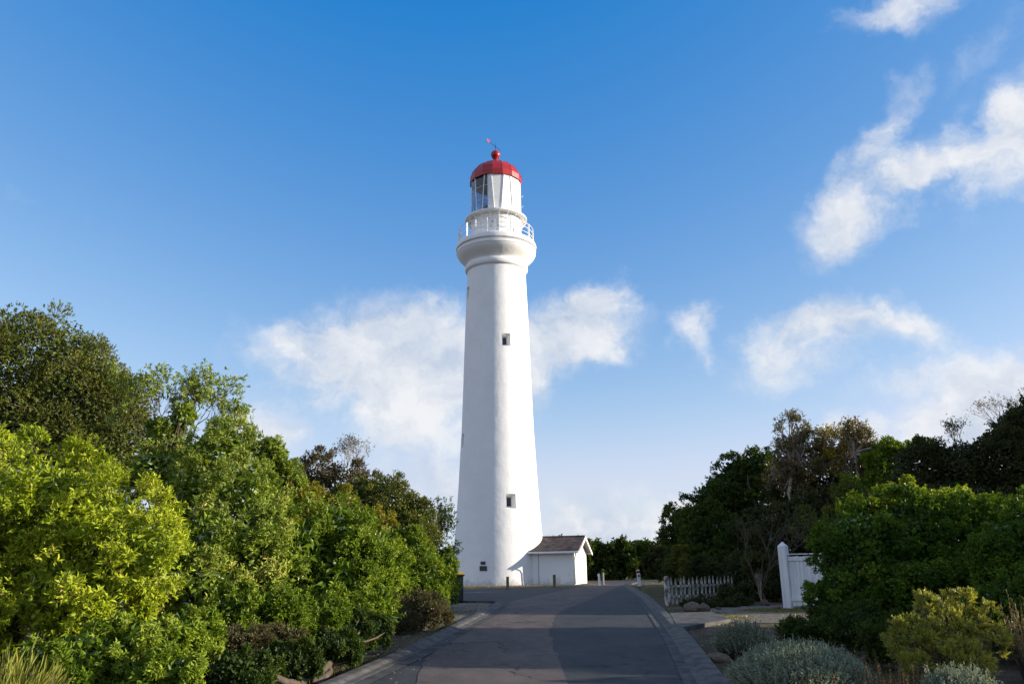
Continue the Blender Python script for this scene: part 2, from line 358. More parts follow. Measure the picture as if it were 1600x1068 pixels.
# ------------------------------------------------------------------ terrain and roads
def sheet(name, m, xs, ys, dz=0.0, keep=None, parent=None):
    X, Y = np.meshgrid(xs, ys); Z = g(X, Y) + dz
    v = np.stack([X, Y, Z], -1).reshape(-1, 3); nx = len(xs); f = []
    for j in range(len(ys) - 1):
        for i in range(nx - 1):
            f.append((j * nx + i, j * nx + i + 1, (j + 1) * nx + i + 1, (j + 1) * nx + i))
    me = bpy.data.meshes.new(name); me.from_pydata(v.tolist(), [], f); me.update()
    return mobj(name, me, m, parent)
xs = [-3000, -800, -250, -100, -60] + list(np.arange(-44, 45, 2.0)) + [60, 100, 250, 800, 3000]
ys = [-1500, -400, -120, -50, -25] + list(np.arange(-12, 72, 1.0)) + [80, 100, 150, 300, 900, 4000]
tag(sheet('ground', M['soil'], xs, ys), kind='structure')

def resample(pts, step=.8):
    P = [Vector(p) for p in pts]; out = []
    # Catmull-Rom
    for i in range(len(P) - 1):
        p0 = P[max(i - 1, 0)]; p1 = P[i]; p2 = P[i + 1]; p3 = P[min(i + 2, len(P) - 1)]
        n = max(1, int((p2 - p1).length / step))
        for k in range(n):
            t = k / n
            out.append(.5 * ((2 * p1) + (p2 - p0) * t + (2 * p0 - 5 * p1 + 4 * p2 - p3) * t * t + (3 * p1 - p0 - 3 * p2 + p3) * t ** 3))
    out.append(P[-1]); return out
def even(pts, n):
    P = resample(pts, .3); L = [0]
    for a, b in zip(P, P[1:]): L.append(L[-1] + (b - a).length)
    out = []; j = 0
    for i in range(n):
        t = L[-1] * i / (n - 1)
        while j < len(L) - 2 and L[j + 1] < t: j += 1
        u = (t - L[j]) / max(L[j + 1] - L[j], 1e-9); out.append(P[j].lerp(P[j + 1], min(1, u)))
    return out
def ribbon(name, m, A, B, dz, n=60, parent=None, cross=6):
    A = even(A, n); B = even(B, n); vs = []; fs = []
    for a, b in zip(A, B):
        for k in range(cross + 1):
            p = a.lerp(b, k / cross); vs.append((p.x, p.y, gz(p.x, p.y) + dz))
    c = cross + 1
    for i in range(n - 1):
        for k in range(cross): fs.append((i * c + k, i * c + k + 1, (i + 1) * c + k + 1, (i + 1) * c + k))
    return MB().add(vs, fs).build(name, m, parent)
# kerb lines, read where they stand on the ground
Lk = [gnd(*p) for p in ((556, 1068), (655, 1021), (722, 984), (762, 962), (786, 945))]
Rk = [gnd(*p) for p in ((1088, 1068), (1052, 1003), (1026, 966), (998, 932), (977, 915))]
def ext(pts, back=16):
    d = (pts[0] - pts[1]).normalized(); return [pts[0] + d * back] + pts
Lk = ext(Lk); Rk = ext(Rk)
Rfar = Rk + [Rk[-1] + (Rk[-1] - Rk[-2]).normalized() * 8 + Vector((1, 0, 0)), Rk[-1] + (Rk[-1] - Rk[-2]).normalized() * 26 + Vector((8, 0, 0))]
kL = Lk[-1]
Lfar = Lk + [Vector((kL.x + 1.0, 36, 0)), Vector((kL.x + 4.3, 46, 0)), Vector((6.2, 60, 0)), Vector((10.5, 72, 0))]
tag(ribbon('road', M['asphalt'], Lfar, Rfar, .014, 90, cross=8), kind='structure')
# forecourt asphalt left of the road, up to the grass strip at the tower
fc_near = [Vector((-24, 33.5, 0)), Vector((-9, 33.2, 0)), Vector((-4.2, 32.6, 0)), Vector((kL.x + .1, kL.y, 0)), Vector((kL.x + 3.2, 37, 0))]
fc_far = [Vector((-24, 45, 0)), Vector((-9, 46.5, 0)), Vector((-3, 49.5, 0)), Vector((3, 52.2, 0)), Vector((7.5, 53.3, 0))]
tag(ribbon('forecourt', M['asphalt'], fc_near, fc_far, .009, 60, cross=14), kind='structure')
# worn brown seal
oL = [gnd(*p) for p in ((648, 1068), (675, 1022), (703, 986), (760, 957), (795, 941), (866, 925), (928, 912))]
oR = [gnd(*p) for p in ((892, 1068), (866, 1014), (861, 982), (874, 957), (910, 941), (955, 922), (970, 914))]
def ragged(pts, amp, seed):
    rg_ = random.Random(seed); return [p + Vector((rg_.gauss(0, amp), 0, 0)) for p in resample(pts, .45)]
tag(ribbon('worn_road_seal', M['oldseal'], ragged(ext(oL, 12), .035, 3), ragged(ext(oR, 12), .035, 4), .018, 260, cross=4), kind='structure')

def kerb(name, line, side, label_none=None, width=.42, sec=2.4):
    line = resample(line, .25); root = empty(name, (0, 0, 0)); tag(root, kind='structure')
    acc_ = 0; seg = [line[0]]; segs = []
    for a, b in zip(line, line[1:]):
        seg.append(b); acc_ += (b - a).length
        if acc_ > sec: segs.append(seg); seg = [b]; acc_ = 0
    if len(seg) > 1: segs.append(seg)
    prof = [(0.0, -.1), (0.0, .03), (.1, .04), (.15, .07), (.18, .078), (width, .084), (width + .005, -.1)]
    for sg in segs:
        vs = []; n = len(sg); m = len(prof)
        for i, p in enumerate(sg):
            t = (sg[min(i + 1, n - 1)] - sg[max(i - 1, 0)]).normalized(); nn = Vector((-t.y, t.x, 0)) * side
            q = p + (t * .006 if i == 0 else (-t * .006 if i == n - 1 else Vector()))
            for (o, h) in prof:
                w = q + nn * o; vs.append((w.x, w.y, gz(w.x, w.y) + h))
        fs = [tuple(range(m)), tuple((n - 1) * m + k for k in range(m))[::-1]]
        for i in range(n - 1):
            for k in range(m): fs.append((i * m + k, i * m + (k + 1) % m, (i + 1) * m + (k + 1) % m, (i + 1) * m + k))
        MB().add(vs, fs).build('kerb_section', M['concrete'], root)
    return root
kret = [Vector((kL.x, kL.y, 0)), Vector((kL.x + .05, kL.y + 1.1, 0)), Vector((kL.x - .7, kL.y + 2.0, 0)), Vector((-4.4, 32.6, 0)), Vector((-9, 33.2, 0))]
kerb('left_kerb', [Vector((p.x, p.y, 0)) for p in Lk] + kret[1:], 1, width=.29)
kerb('right_kerb', [Vector((p.x, p.y, 0)) for p in Rfar[:-1]], -1, width=.36)
# gritty gutter line inside the kerbs
def offs(line, d):
    out = []
    for i, p in enumerate(line):
        t = (line[min(i + 1, len(line) - 1)] - line[max(i - 1, 0)]).normalized(); out.append(p + Vector((-t.y, t.x, 0)) * d)
    return out
rl = resample(Lk, 1.0); tag(ribbon('left_gutter', M['gutter'], rl, offs(rl, -.22), .024, 120, cross=1), kind='structure')
rr = resample(Rk, 1.0); tag(ribbon('right_gutter', M['gutter'], rr, offs(rr, .16), .024, 120, cross=1), kind='structure')
# driveway apron and gravel
ap = [gnd(*p) for p in ((1047, 962), (1060, 987), (1142, 972), (1112, 960))]
ap = [Vector((p.x, p.y, 0)) for p in ap]
def quad(name, m, q, dz, th=.0, n=10):
    vs = []; fs = []
    for j in range(n + 1):
        for i in range(n + 1):
            p = q[0].lerp(q[1], j / n).lerp(q[3].lerp(q[2], j / n), i / n); vs.append((p.x, p.y, gz(p.x, p.y) + dz))
    for j in range(n):
        for i in range(n): fs.append((j * (n + 1) + i, j * (n + 1) + i + 1, (j + 1) * (n + 1) + i + 1, (j + 1) * (n + 1) + i))
    mb = MB().add(vs, fs)
    if th:
        edge = [j * (n + 1) for j in range(n + 1)] + [n * (n + 1) + i for i in range(1, n + 1)] + [j * (n + 1) + n for j in range(n - 1, -1, -1)] + [i for i in range(n - 1, 0, -1)]
        k = len(mb.v)
        mb.v += [(mb.v[e][0], mb.v[e][1], mb.v[e][2] - th) for e in edge]
        L = len(edge)
        mb.f += [(edge[a], edge[(a + 1) % L], k + (a + 1) % L, k + a) for a in range(L)]
    return mb.build(name, m)
tag(quad('driveway', M['concrete'], ap, .088, .2), kind='structure')
gq = [gnd(*p) for p in ((1085, 950), (1150, 974), (1300, 972), (1240, 944))]
tag(quad('gravel_path', M['gravel'], [Vector((p.x, p.y, 0)) for p in gq], .012), kind='structure')
gq2 = [Vector((kL.x - .5, kL.y - 8, 0)), Vector((kL.x - .45, kL.y + 1.6, 0)), Vector((-8.5, 33, 0)), Vector((-8, 22, 0))]
tag(quad('gravel_verge', M['gravel'], gq2, .012), kind='structure')

# ------------------------------------------------------------------ lighthouse
D = 58.0
TX = at(779.5, 905, D).x
tb = gnd(779, 912).z
def zT(py, px=777): return at(px, py, D).z
def rT(hw, z): return hw * depth(D, z) / F
def prof(pts): return [(rT(hw, zT(y)), zT(y)) for hw, y in pts]
Z0 = gz(TX, D) - .3
LH = empty('lighthouse', (TX, D, Z0)); 
tag(LH, 'tall white round lighthouse with a red domed lantern roof', 'lighthouse')
def loc(p): return [(r, z - Z0) for r, z in p]
shaft = [(rT(73.5, Z0), Z0), (rT(72.3, zT(905)), zT(905))] + prof([(70.2, 858), (67, 825), (62.2, 765), (56.4, 675), (53, 600), (50, 526), (47.5, 470), (45.6, 433), (45.2, 424)])
me = MB().lathe(loc(shaft), 128).mesh('shaft_solid')
tmp = link(bpy.data.objects.new('tmp', me))
def cutter(theta, py, w, h, dep):
    z = zT(py) - Z0; hw = np.interp(py, [433, 526, 675, 765, 858], [45.6, 50, 56.4, 62.2, 70.2]); r = rT(hw, zT(py))
    a = R(theta) - math.pi / 2; rot = Matrix.Rotation(a, 3, 'Z')
    c = rot @ Vector((r - dep / 2 + .3, 0, z)); return c, rot, r, z, w, h, dep
wins = [(17, 543, .62, .88, .5), (18.5, 787, .66, .92, .55), (-71, 462, .6, .9, .5), (-71, 690, .62, .95, .5), (140, 700, .6, .9, .5), (150, 480, .6, .9, .5)]
cm = MB()
for wdef in wins:
    c, rot, r, z, w, h, dep = cutter(*wdef)
    vs = []
    for xx, ww, hh_ in ((-dep, .56, .7), (.3, 1.3, 1.25)):
        for sy, sz in ((-1, -1), (1, -1), (1, 1), (-1, 1)): vs.append(rot @ Vector((r + xx, sy * w * ww / 2, z - (.04 if xx < 0 else 0) + sz * h * hh_ / 2)))
    cm.add(vs, [(0, 3, 2, 1), (4, 5, 6, 7), (0, 1, 5, 4), (1, 2, 6, 5), (2, 3, 7, 6), (3, 0, 4, 7)])
cut = link(bpy.data.objects.new('cut', cm.mesh('cut')))
bo = tmp.modifiers.new('b', 'BOOLEAN'); bo.object = cut; bo.operation = 'DIFFERENCE'; bo.solver = 'EXACT'
bpy.context.view_layer.update()
me2 = bpy.data.meshes.new_from_object(tmp.evaluated_get(bpy.context.evaluated_depsgraph_get()))
bpy.data.objects.remove(tmp); bpy.data.objects.remove(cut); me2.materials.clear()
me2.name = 'shaft'; mobj('shaft', me2, M['plaster'], LH, True, 28)
for wdef in wins:
    c, rot, r, z, w, h, dep = cutter(*wdef)
    iw, ih, zz = w * .56, h * .7, z - .04; X = r - dep + .035
    mb = MB()
    for sy in (-1, 1): mb.box(rot @ Vector((X, sy * (iw / 2 - .01), zz)), (.04, .03, ih - .01), rot)
    for sz in (-1, 1): mb.box(rot @ Vector((X, 0, zz + sz * (ih / 2 - .012))), (.036, iw - .06, .03), rot)
    wo = mb.build('window', M['white'], LH)
    MB().box(rot @ Vector((X - .01, 0, zz)), (.02, iw - .02, ih - .02), rot).build('pane', M['wglass'], wo)
ringp = [(r, z) for r, z in prof([(45.0, 427.2), (47.4, 426.6), (48.9, 424), (48.9, 420.5), (47.6, 417.4), (45.0, 416)])]
MB().lathe(loc(ringp), 96).build('neck_ring', M['plaster'], LH, True, 50)
corb = prof([(44.8, 420), (46, 415.8), (48.2, 413.6), (51.5, 411), (55.6, 407.4), (58.8, 404), (60.6, 401.2), (61.2, 399.4)])
MB().lathe(loc(corb), 96).build('gallery_corbel', M['plaster'], LH, True, 40)
rim = prof([(59, 399.3), (61.7, 399.2), (61.7, 395), (59.3, 394.7), (59.1, 392.5), (62.6, 392.2), (62.6, 388.5), (61.2, 384.6), (60.6, 384), (20, 383.8)])
MB().lathe(loc(rim), 96).build('gallery_rim', M['plaster'], LH, True, 30)
ZG = zT(383.8) - Z0                                # gallery floor (local)
RG = rT(58.2, ZG + Z0)
# railing
NP = 20
for k in range(NP):
    a = 2 * math.pi * (k + .3) / NP; x, y = RG * math.cos(a), RG * math.sin(a)
    w = .11 if k % 2 == 0 else .05
    MB().box((x, y, ZG + .56), (w, w * .6, 1.12), Matrix.Rotation(a, 3, 'Z')).build('railing_post', M['white'], LH)
for h in (.36, .74, 1.1):
    prof_ = [(RG + .022 * math.cos(t), ZG + h + .022 * math.sin(t)) for t in [2 * math.pi * i / 5 for i in range(5)]]
    MB().lathe(prof_, 72, close=True).build('rail', M['white'], LH, True)
# lantern base drum, upper catwalk
ZD1 = zT(345.5) - Z0
drum = [(rT(39.8, 26), ZG + .01), (rT(39.8, 26), ZG + .14), (rT(38.9, 26), ZG + .17), (rT(38.9, 26), ZD1)]
MB().lathe(drum, 64).build('lantern_base', M['white'], LH, True, 30)
for k in range(8):
    a = 2 * math.pi * k / 8 + .13; rr_ = rT(38.9, 26) + .012
    MB().box((rr_ * math.cos(a), rr_ * math.sin(a), (ZG + ZD1) / 2 + .1), (.03, .05, ZD1 - ZG - .3), Matrix.Rotation(a, 3, 'Z')).build('seam_strip', M['white'], LH)
RC = rT(48.3, ZD1 + Z0)
MB().lathe([(rT(38, 26), ZD1 - .05), (RC - .03, ZD1 - .05), (RC, ZD1 - .07), (RC, ZD1 + .05), (rT(36, 26), ZD1 + .05)], 64).build('catwalk_ring', M['white'], LH, True, 30)
for k in range(20):
    a = 2 * math.pi * (k + .4) / 20; r0 = rT(38.9, 26)
    MB().tube([(r0 * math.cos(a), r0 * math.sin(a), ZD1 - .55), ((RC - .07) * math.cos(a), (RC - .07) * math.sin(a), ZD1 - .08)], .028, 5).build('bracket', M['white'], LH)
for a, zz, r_ in ((-100, .62, .035), (-84, .62, .04), (-92, .1, .03), (-97, .98, .05), (-60, .35, .03)):
    rot = Matrix.Rotation(R(a), 3, 'Z'); MB().box(rot @ Vector((rT(38.9, 26) + .02, 0, ZG + .2 + zz)), (.04, r_ * 2.2, r_ * 1.6), rot).build('vent_fitting', M['dark'], LH)
# lantern glazing: sixteen facets, astragals leaning to and fro
ZL0, ZL1 = ZD1 + .05, zT(285) - Z0
RL = rT(37.9, ZL1 + Z0)
FT = [(-6 + 22.5 * k) for k in range(16)]
def lp(k, v, r=RL):
    s = 1 if k % 2 else -1; th = R(FT[k % 16] + s * 3.6 * (2 * v - 1)) - math.pi / 2
    return Vector((r * math.cos(th), r * math.sin(th), ZL0 + (ZL1 - ZL0) * v))
for k in range(16):
    MB().tube([lp(k, 0, RL + .02), lp(k, 1, RL + .02)], .042, 5).build('astragal', M['white'], LH)
for v in (1 / 3, 2 / 3):
    MB().tube([lp(k, v, RL + .012) for k in range(16)] + [lp(0, v, RL + .012)], .024, 4).build('glazing_bar', M['white'], LH)
for k in range(16):
    mid = (FT[k] + 11.25 + 180) % 360 - 180; solid = -18 < mid < 120
    for j in range(3):
        a, b, c, d = lp(k, j / 3), lp(k + 1, j / 3), lp(k + 1, (j + 1) / 3), lp(k, (j + 1) / 3)
        e = .012
        if k == 15:                                 # half glass, half panel facet
            m0, m1 = a.lerp(b, .5), d.lerp(c, .5)
            for q, mt, nm in (((a, m0, m1, d), M['glass'], 'pane'), ((m0, b, c, m1), M['white'], 'panel')):
                ctr = sum(q, Vector()) / 4; nrm = Vector((ctr.x, ctr.y, 0)).normalized()
                i = [p + (ctr - p) * .02 for p in q]; o_ = [p + nrm * .02 for p in i]
                MB().add(i + o_, [(0, 1, 2, 3), (7, 6, 5, 4), (0, 4, 5, 1), (1, 5, 6, 2), (2, 6, 7, 3), (3, 7, 4, 0)]).build(nm, mt, LH)
            if j == 0: MB().tube([lp(15, 0, RL + .02).lerp(lp(0, 0, RL + .02), .5), lp(15, 1, RL + .02).lerp(lp(0, 1, RL + .02), .5)], .03, 4).build('astragal', M['white'], LH)
            continue
        q = (a, b, c, d); ctr = sum(q, Vector()) / 4; nrm = Vector((ctr.x, ctr.y, 0)).normalized()
        i = [p + (ctr - p) * .02 for p in q]; o_ = [p + nrm * .02 for p in i]
        MB().add(i + o_, [(0, 1, 2, 3), (7, 6, 5, 4), (0, 4, 5, 1), (1, 5, 6, 2), (2, 6, 7, 3), (3, 7, 4, 0)]).build('panel' if solid else 'pane', M['white'] if solid else M['glass'], LH)
# lamp apparatus inside
lens = MB()
for i in range(9):
    z = ZL0 + .35 + i * .2; r = .55 + .18 * math.sin(math.pi * (i + .5) / 9); lens.lathe([(r - .05, z), (r, z + .08), (r - .05, z + .16), (.1, z + .16), (.1, z)], 20)
lens.build('lens', M['glass'], LH, False)
MB().lathe([(1.05, ZL0), (1.0, ZL0 + 1.0), (.42, ZL0 + 1.05), (.08, ZL0 + .42), (.08, ZL1 - .2)], 16).build('lamp_stand', M['insdark'], LH)
MB().box((.35, .75, (ZL0 + ZL1) / 2 - .4), (1.0, .1, ZL1 - ZL0 - 1.0), Matrix.Rotation(R(20), 3, 'Z')).build('inner_screen', M['inside'], LH)
MB().lathe([(RL - .08, ZL1 - .04), (.05, ZL1 - .04), (.05, ZL1), (RL - .08, ZL1)], 16, R(-6)).build('inner_ceiling', M['insdark'], LH)
# dome
ph = R(FT[0]) - math.pi / 2
dz = lambda y: zT(y) - Z0
domep = [(rT(38.2, 31), dz(288)), (rT(40.6, 31), dz(289)), (rT(40.8, 31), dz(281.5)), (rT(39.6, 31), dz(280)), (rT(37, 31), dz(273)), (rT(32, 31), dz(267)), (rT(25, 32), dz(262)), (rT(17, 32), dz(258.5)), (rT(8, 32), dz(256.2)), (rT(3, 32), dz(255.6))]
MB().lathe(domep, 16, ph).build('dome', M['red'], LH, True, 10)
for k in range(16):
    a = ph + 2 * math.pi * k / 16
    MB().tube([((r + .012) * math.cos(a), (r + .012) * math.sin(a), z) for r, z in domep[3:-1]], .009, 4).build('dome_rib', M['red'], LH, True)
nb = dz(255.5)
MB().lathe([(.3, nb - .15), (.26, nb + .05), (.19, nb + .22), (.17, nb + .38), (.24, nb + .42), (.24, nb + .46), (.1, nb + .5)], 24).build('vent_neck', M['red'], LH, True, 40)
bc, br = dz(242), rT(7.4, 33)
MB().lathe([(max(br * math.sin(t), .01), bc - br * math.cos(t)) for t in np.linspace(.02, math.pi - .02, 14)], 24).build('vent_ball', M['red'], LH, True)
zr = bc + br
MB().tube([(0, 0, zr - .05), (0, 0, zr + .62)], .018, 5).build('vane_rod', M['dark'], LH)
va = Vector((-.95, -.55, .0)).normalized(); c0 = Vector((0, 0, zr + .34))
v1 = c0 + va * .6 + Vector((0, 0, .3)); v2 = c0 - va * .45 - Vector((0, 0, .24))
MB().tube([v1, v2], .017, 5).build('vane_arrow', M['dark'], LH)
MB().lathe([(.01, zr + .28), (.06, zr + .34), (.01, zr + .4)], 8).build('vane_hub', M['dark'], LH)
t1 = c0 + va * .5 + Vector((0, 0, .25)); t2 = c0 + va * .74 + Vector((0, 0, .42)); e_ = Vector((0, .012, 0))
vt = [t1, t1 + va * .02 + Vector((0, 0, .14)), t2 + Vector((0, 0, .12)), t2 + Vector((0, 0, -.05)), t1 + va * .12 + Vector((0, 0, -.04))]
vt = [Vector(v) for v in vt]
MB().add([v - e_ for v in vt] + [v + e_ for v in vt], [(0, 1, 2, 3, 4), (9, 8, 7, 6, 5)] + [(i, (i + 1) % 5, 5 + (i + 1) % 5, 5 + i) for i in range(5)]).build('vane_tail', mat('orange_red_vane', (.75, .06, .03), .5), LH)
# dome access rail on the right
arc = []
for r, z in domep[2:-1]:
    a = R(12) - 0; arc.append(((r + .16) * math.cos(a), (r + .16) * math.sin(a), z + .1))
MB().tube(arc, .022, 5).build('dome_handrail', M['red'], LH, True)
# short brackets standing off the lantern's lit side
for zz in (.35, .62):
    z = ZL0 + (ZL1 - ZL0) * zz
    MB().tube([(RL, .1, z), (RL + .2, .1, z), (RL + .2, .1, z + .12)], .02, 4).build('stay', M['white'], LH)
# plaques
for (px, py, w, h) in ((754.6, 879.0, .33, .2), (755.0, 887.4, .5, .31)):
    z = at(px, py, D - 3).z; r = rT(np.interp(py, [858, 905], [70.2, 72.3]), z) + .015
    sx = (at(px, py, D - 3.1).x - TX) / r; a = math.asin(max(-1, min(1, sx))) - math.pi / 2
    ro = Matrix.Rotation(a, 3, 'Z')
    pb = MB().box(ro @ Vector((r, 0, z - Z0)), (.04, w, h), ro).build('plaque', M['bronze'], LH)

# ------------------------------------------------------------------ annex
AL = R(16.0)
ax = Vector((math.cos(AL), -math.sin(AL), 0)); fr_ = Vector((-math.sin(AL), -math.cos(AL), 0))     # along, outward front
HWd, LN = 2.0, 5.6
AX = empty('annex', (TX + .55 * math.sin(AL), D + .55 * math.cos(AL), Z0), -AL); tag(AX, 'low white store room with a slate gable roof against the lighthouse', 'outbuilding')
def al(x, y, z): return Vector((x, y, z))       # local: x along, y to the back, front is -y
gza = gz(6, 54) - Z0
ze = at(905, 859, 54).z - Z0; zr_ = at(913, 836.5, 55.5).z - Z0
wl = MB()
wz0 = -.1
pent = [(-HWd, wz0), (HWd, wz0), (HWd, ze + .05), (0, zr_ - .12), (-HWd, ze + .05)]
x0, x1 = 1.9, LN
wl.add([(x0, y, z) for y, z in pent] + [(x1, y, z) for y, z in pent], [(0, 1, 2, 3, 4), (9, 8, 7, 6, 5)] + [(i, (i + 1) % 5, 5 + (i + 1) % 5, 5 + i) for i in range(5)])
wl.build('wall', M['plaster'], AX)
# roof slabs
OV, GO = .26, .38
rx0, rx1 = .8, LN + GO
slope = math.atan2(zr_ - ze, HWd + OV)
for s in (-1, 1):
    e = Vector((0, s * (HWd + OV), ze)); rdg = Vector((0, 0, zr_)); th = Vector((0, 0, -.09))
    a_, b_, c_, d_ = e + Vector((rx0, 0, 0)), e + Vector((rx1, 0, 0)), rdg + Vector((rx1, 0, 0)), rdg + Vector((rx0, 0, 0))
    MB().add([a_, b_, c_, d_, a_ + th, b_ + th, c_ + th, d_ + th], [(0, 1, 2, 3), (7, 6, 5, 4), (0, 4, 5, 1), (1, 5, 6, 2), (2, 6, 7, 3), (3, 7, 4, 0)]).build('roof', M['greywood'], AX)
    mb = MB(); rows = 13; Ls = (rdg - e).length; up_ = (rdg - e).normalized(); nrm = Vector((0, s * up_.z, abs(up_.y)))
    rng = random.Random(5 + s)
    for r_ in range(rows):
        x = rx0 + (.0 if r_ % 2 else -.14)
        while x < rx1 - .02:
            w = rng.uniform(.2, .3); xa, xb = max(x, rx0), min(x + w - .012, rx1 - .01); x += w
            if xb - xa < .05: continue
            b0 = e + up_ * (Ls * r_ / rows - .02) + nrm * (.03 + rng.uniform(0, .012)); b1 = e + up_ * (Ls * (r_ + 1) / rows + .04) + nrm * .012
            if r_ == rows - 1: b1 = e + up_ * Ls + nrm * .012
            X = Vector((1, 0, 0)); t_ = nrm * .02
            q = [b0 + X * xa, b0 + X * xb, b1 + X * xb, b1 + X * xa]
            mb.add([p - t_ for p in q] + q, [(0, 3, 2, 1), (4, 5, 6, 7), (0, 1, 5, 4), (1, 2, 6, 5), (2, 3, 7, 6), (3, 0, 4, 7)])
    tag(mb.build('shingles', M['slate'], AX), kind='stuff')
    MB().box((0, 0, 0), (.01, .01, .01))
    # bargeboard and gutter
    p0 = Vector((rx1 + .02, s * (HWd + OV + .04), ze - .09)); p1 = Vector((rx1 + .02, s * .0, zr_ + .03)); h = Vector((0, 0, -.2)); t = Vector((.035, 0, 0))
    MB().add([p0, p1, p1 + h, p0 + h * .9, p0 + t, p1 + t, p1 + h + t, p0 + h * .9 + t], [(0, 1, 2, 3), (7, 6, 5, 4), (0, 4, 5, 1), (1, 5, 6, 2), (2, 6, 7, 3), (3, 7, 4, 0)]).build('bargeboard', M['white'], AX)
    MB().box(((rx0 + rx1) / 2, s * (HWd + OV + .07), ze - .1), (rx1 - rx0, .12, .13)).build('gutter', M['white'], AX, bev=.02)
MB().tube([(rx0, 0, zr_ + .045), (rx1, 0, zr_ + .045)], .06, 6).build('ridge_cap', M['slate'], AX)
# gable end: vertical boards, door, downpipe
for i in range(11):
    y = -HWd + .14 + i * (2 * HWd - .28) / 10; top = zr_ - .16 - abs(y) * (zr_ - ze) / (HWd + OV) - .03
    if abs(y) < .5: continue
    MB().box((LN + .014, y, (wz0 + top) / 2 + .2), (.024, .285, top - wz0 - .4)).build('wall_board', M['white'], AX)
dr = MB().box((LN + .02, 0, gza + 1.08), (.05, .86, 2.06)).build('door', M['gatepaint'], AX)
MB().box((LN + .05, -.33, gza + 1.05), (.05, .05, .12)).build('handle', M['dark'], dr)
for z in (.5, 1.1, 1.7): MB().box((LN + .052, .36, gza + z), (.015, .1, .05)).build('hinge', M['dark'], dr)
for yy in (-.48, .48): MB().box((LN + .03, yy, gza + 1.08), (.06, .09, 2.1)).build('door_frame', M['white'], AX)
MB().tube([(LN + .2, -HWd - OV - .06, ze - .12), (LN + .1, -HWd - .1, ze - .42), (LN + .06, -HWd - .05, ze - .6), (LN + .06, -HWd - .05, gza + .05)], .04, 6).build('downpipe', M['white'], AX, True)
MB().box((3.2, -HWd - .012, (wz0 + ze) / 2), (.03, .02, ze - wz0 - .1)).build('wall_joint', M['greywood'], AX)

# ------------------------------------------------------------------ posts and bollards
def post(name, px, py_top, py_base, wpx, m, label, cat, grp=None, lean=0.0, ytop=None, Y=None, top='flat'):
    b = gnd(px, py_base) if Y is None else Vector((at(px, py_base, Y).x, Y, at(px, py_base, Y).z))
    b.z = gz(b.x, b.y); s = depth(b.y) / F; h = (py_base - py_top) * s * .985; w = wpx * s
    mb = MB(); n = 4 if top != 'round' else 8
    zt = h - (w * .5 if top == 'point' else .02)
    rings = [(w / 2, -.1), (w / 2, zt), (w / 2 * .82, h - .0 if top != 'point' else zt + .001)]
    mb.lathe([(r * (1.41 if n == 4 else 1), z) for r, z in rings], n, math.pi / 4)
    if top == 'point': mb.lathe([(w / 2 * .82 * 1.41, zt), (.01, h)], 4, math.pi / 4)
    o = mb.build(name, m); o.location = b; o.rotation_euler = (0, lean, random.uniform(-.2, .2))
    return tag(o, label, cat, grp)
post('timber_bollard', 793.2, 893, 912.2, 4.2, M['wood'], 'square brown timber post in front of the lighthouse wall', 'bollard', 'timber bollards round the forecourt', Y=47.5)
post('timber_bollard', 866.3, 890.5, 909.8, 4.2, M['wood'], 'square brown timber post in front of the store room wall', 'bollard', 'timber bollards round the forecourt', Y=50)
post('timber_bollard', 936.8, 888.5, 906.8, 3.0, M['white'], 'white painted post leaning slightly beside the road beyond the store room', 'bollard', 'timber bollards round the forecourt', -.05, Y=52)
post('timber_bollard', 942.4, 887.5, 907, 3.4, M['greywood'], 'grey timber post close beside the white painted post', 'bollard', 'timber bollards round the forecourt', top='round', Y=53)
# red and white marker post
b = gnd(999.5, 909); b.y = 43; b.x = at(999.5, 905, 43).x; b.z = gz(b.x, b.y); s = depth(43) / F
mk = empty('marker_post', b); mk.rotation_euler = (0, -.07, 0); tag(mk, 'slim white marker post with a red band near its top at the road end', 'marker post')
hh = 31 * s; w = 5.2 * s
MB().box((0, 0, .12), (.04, .04, .34)).build('stake', M['dark'], mk)
MB().box((0, 0, .2 + (hh - .2) * .39), (w, .05, (hh - .2) * .78)).build('lower_section', M['white'], mk)
MB().box((0, 0, .2 + (hh - .2) * .855), (w + .004, .054, (hh - .2) * .145)).build('red_band', M['red'], mk)
MB().box((0, 0, .2 + (hh - .2) * .965), (w, .05, (hh - .2) * .07), taper=.7).build('cap', M['white'], mk)
MB().box((.01, -.029, .2 + (hh - .2) * .62), (w * .5, .006, .12)).build('reflector', M['dark'], mk)

# bin behind the left shrubs
bb = Vector((at(713.5, 936, 31.5).x, 31.5, 0)); bb.z = gz(bb.x, bb.y)
BN = empty('wheelie_bin', bb, R(8)); tag(BN, 'dark green wheelie bin with a yellow lid half hidden by the left shrubs', 'bin')
MB().box((0, 0, .53), (.46, .56, .94), Matrix.Identity(3)).build('body', M['binbody'], BN, bev=.02)
MB().box((.0, .0, .985), (.54, .62, .05)).build('rim', M['binbody'], BN, bev=.01)
MB().add([(-.27, -.31, 1.012), (.27, -.31, 1.012), (.27, .31, 1.012), (-.27, .31, 1.012), (-.2, -.24, 1.09), (.2, -.24, 1.09), (.2, .22, 1.11), (-.2, .22, 1.11)],
         [(0, 3, 2, 1), (4, 5, 6, 7), (0, 1, 5, 4), (1, 2, 6, 5), (2, 3, 7, 6), (3, 0, 4, 7)]).build('lid', M['binlid'], BN)
for sx in (-.2, .2): MB().tube([(sx - .03, .3, .1), (sx + .03, .3, .1)], .1, 12).build('wheel', M['dark'], BN)
MB().tube([(-.2, .34, .96), (.2, .34, .96)], .018, 6).build('handle', M['binbody'], BN)

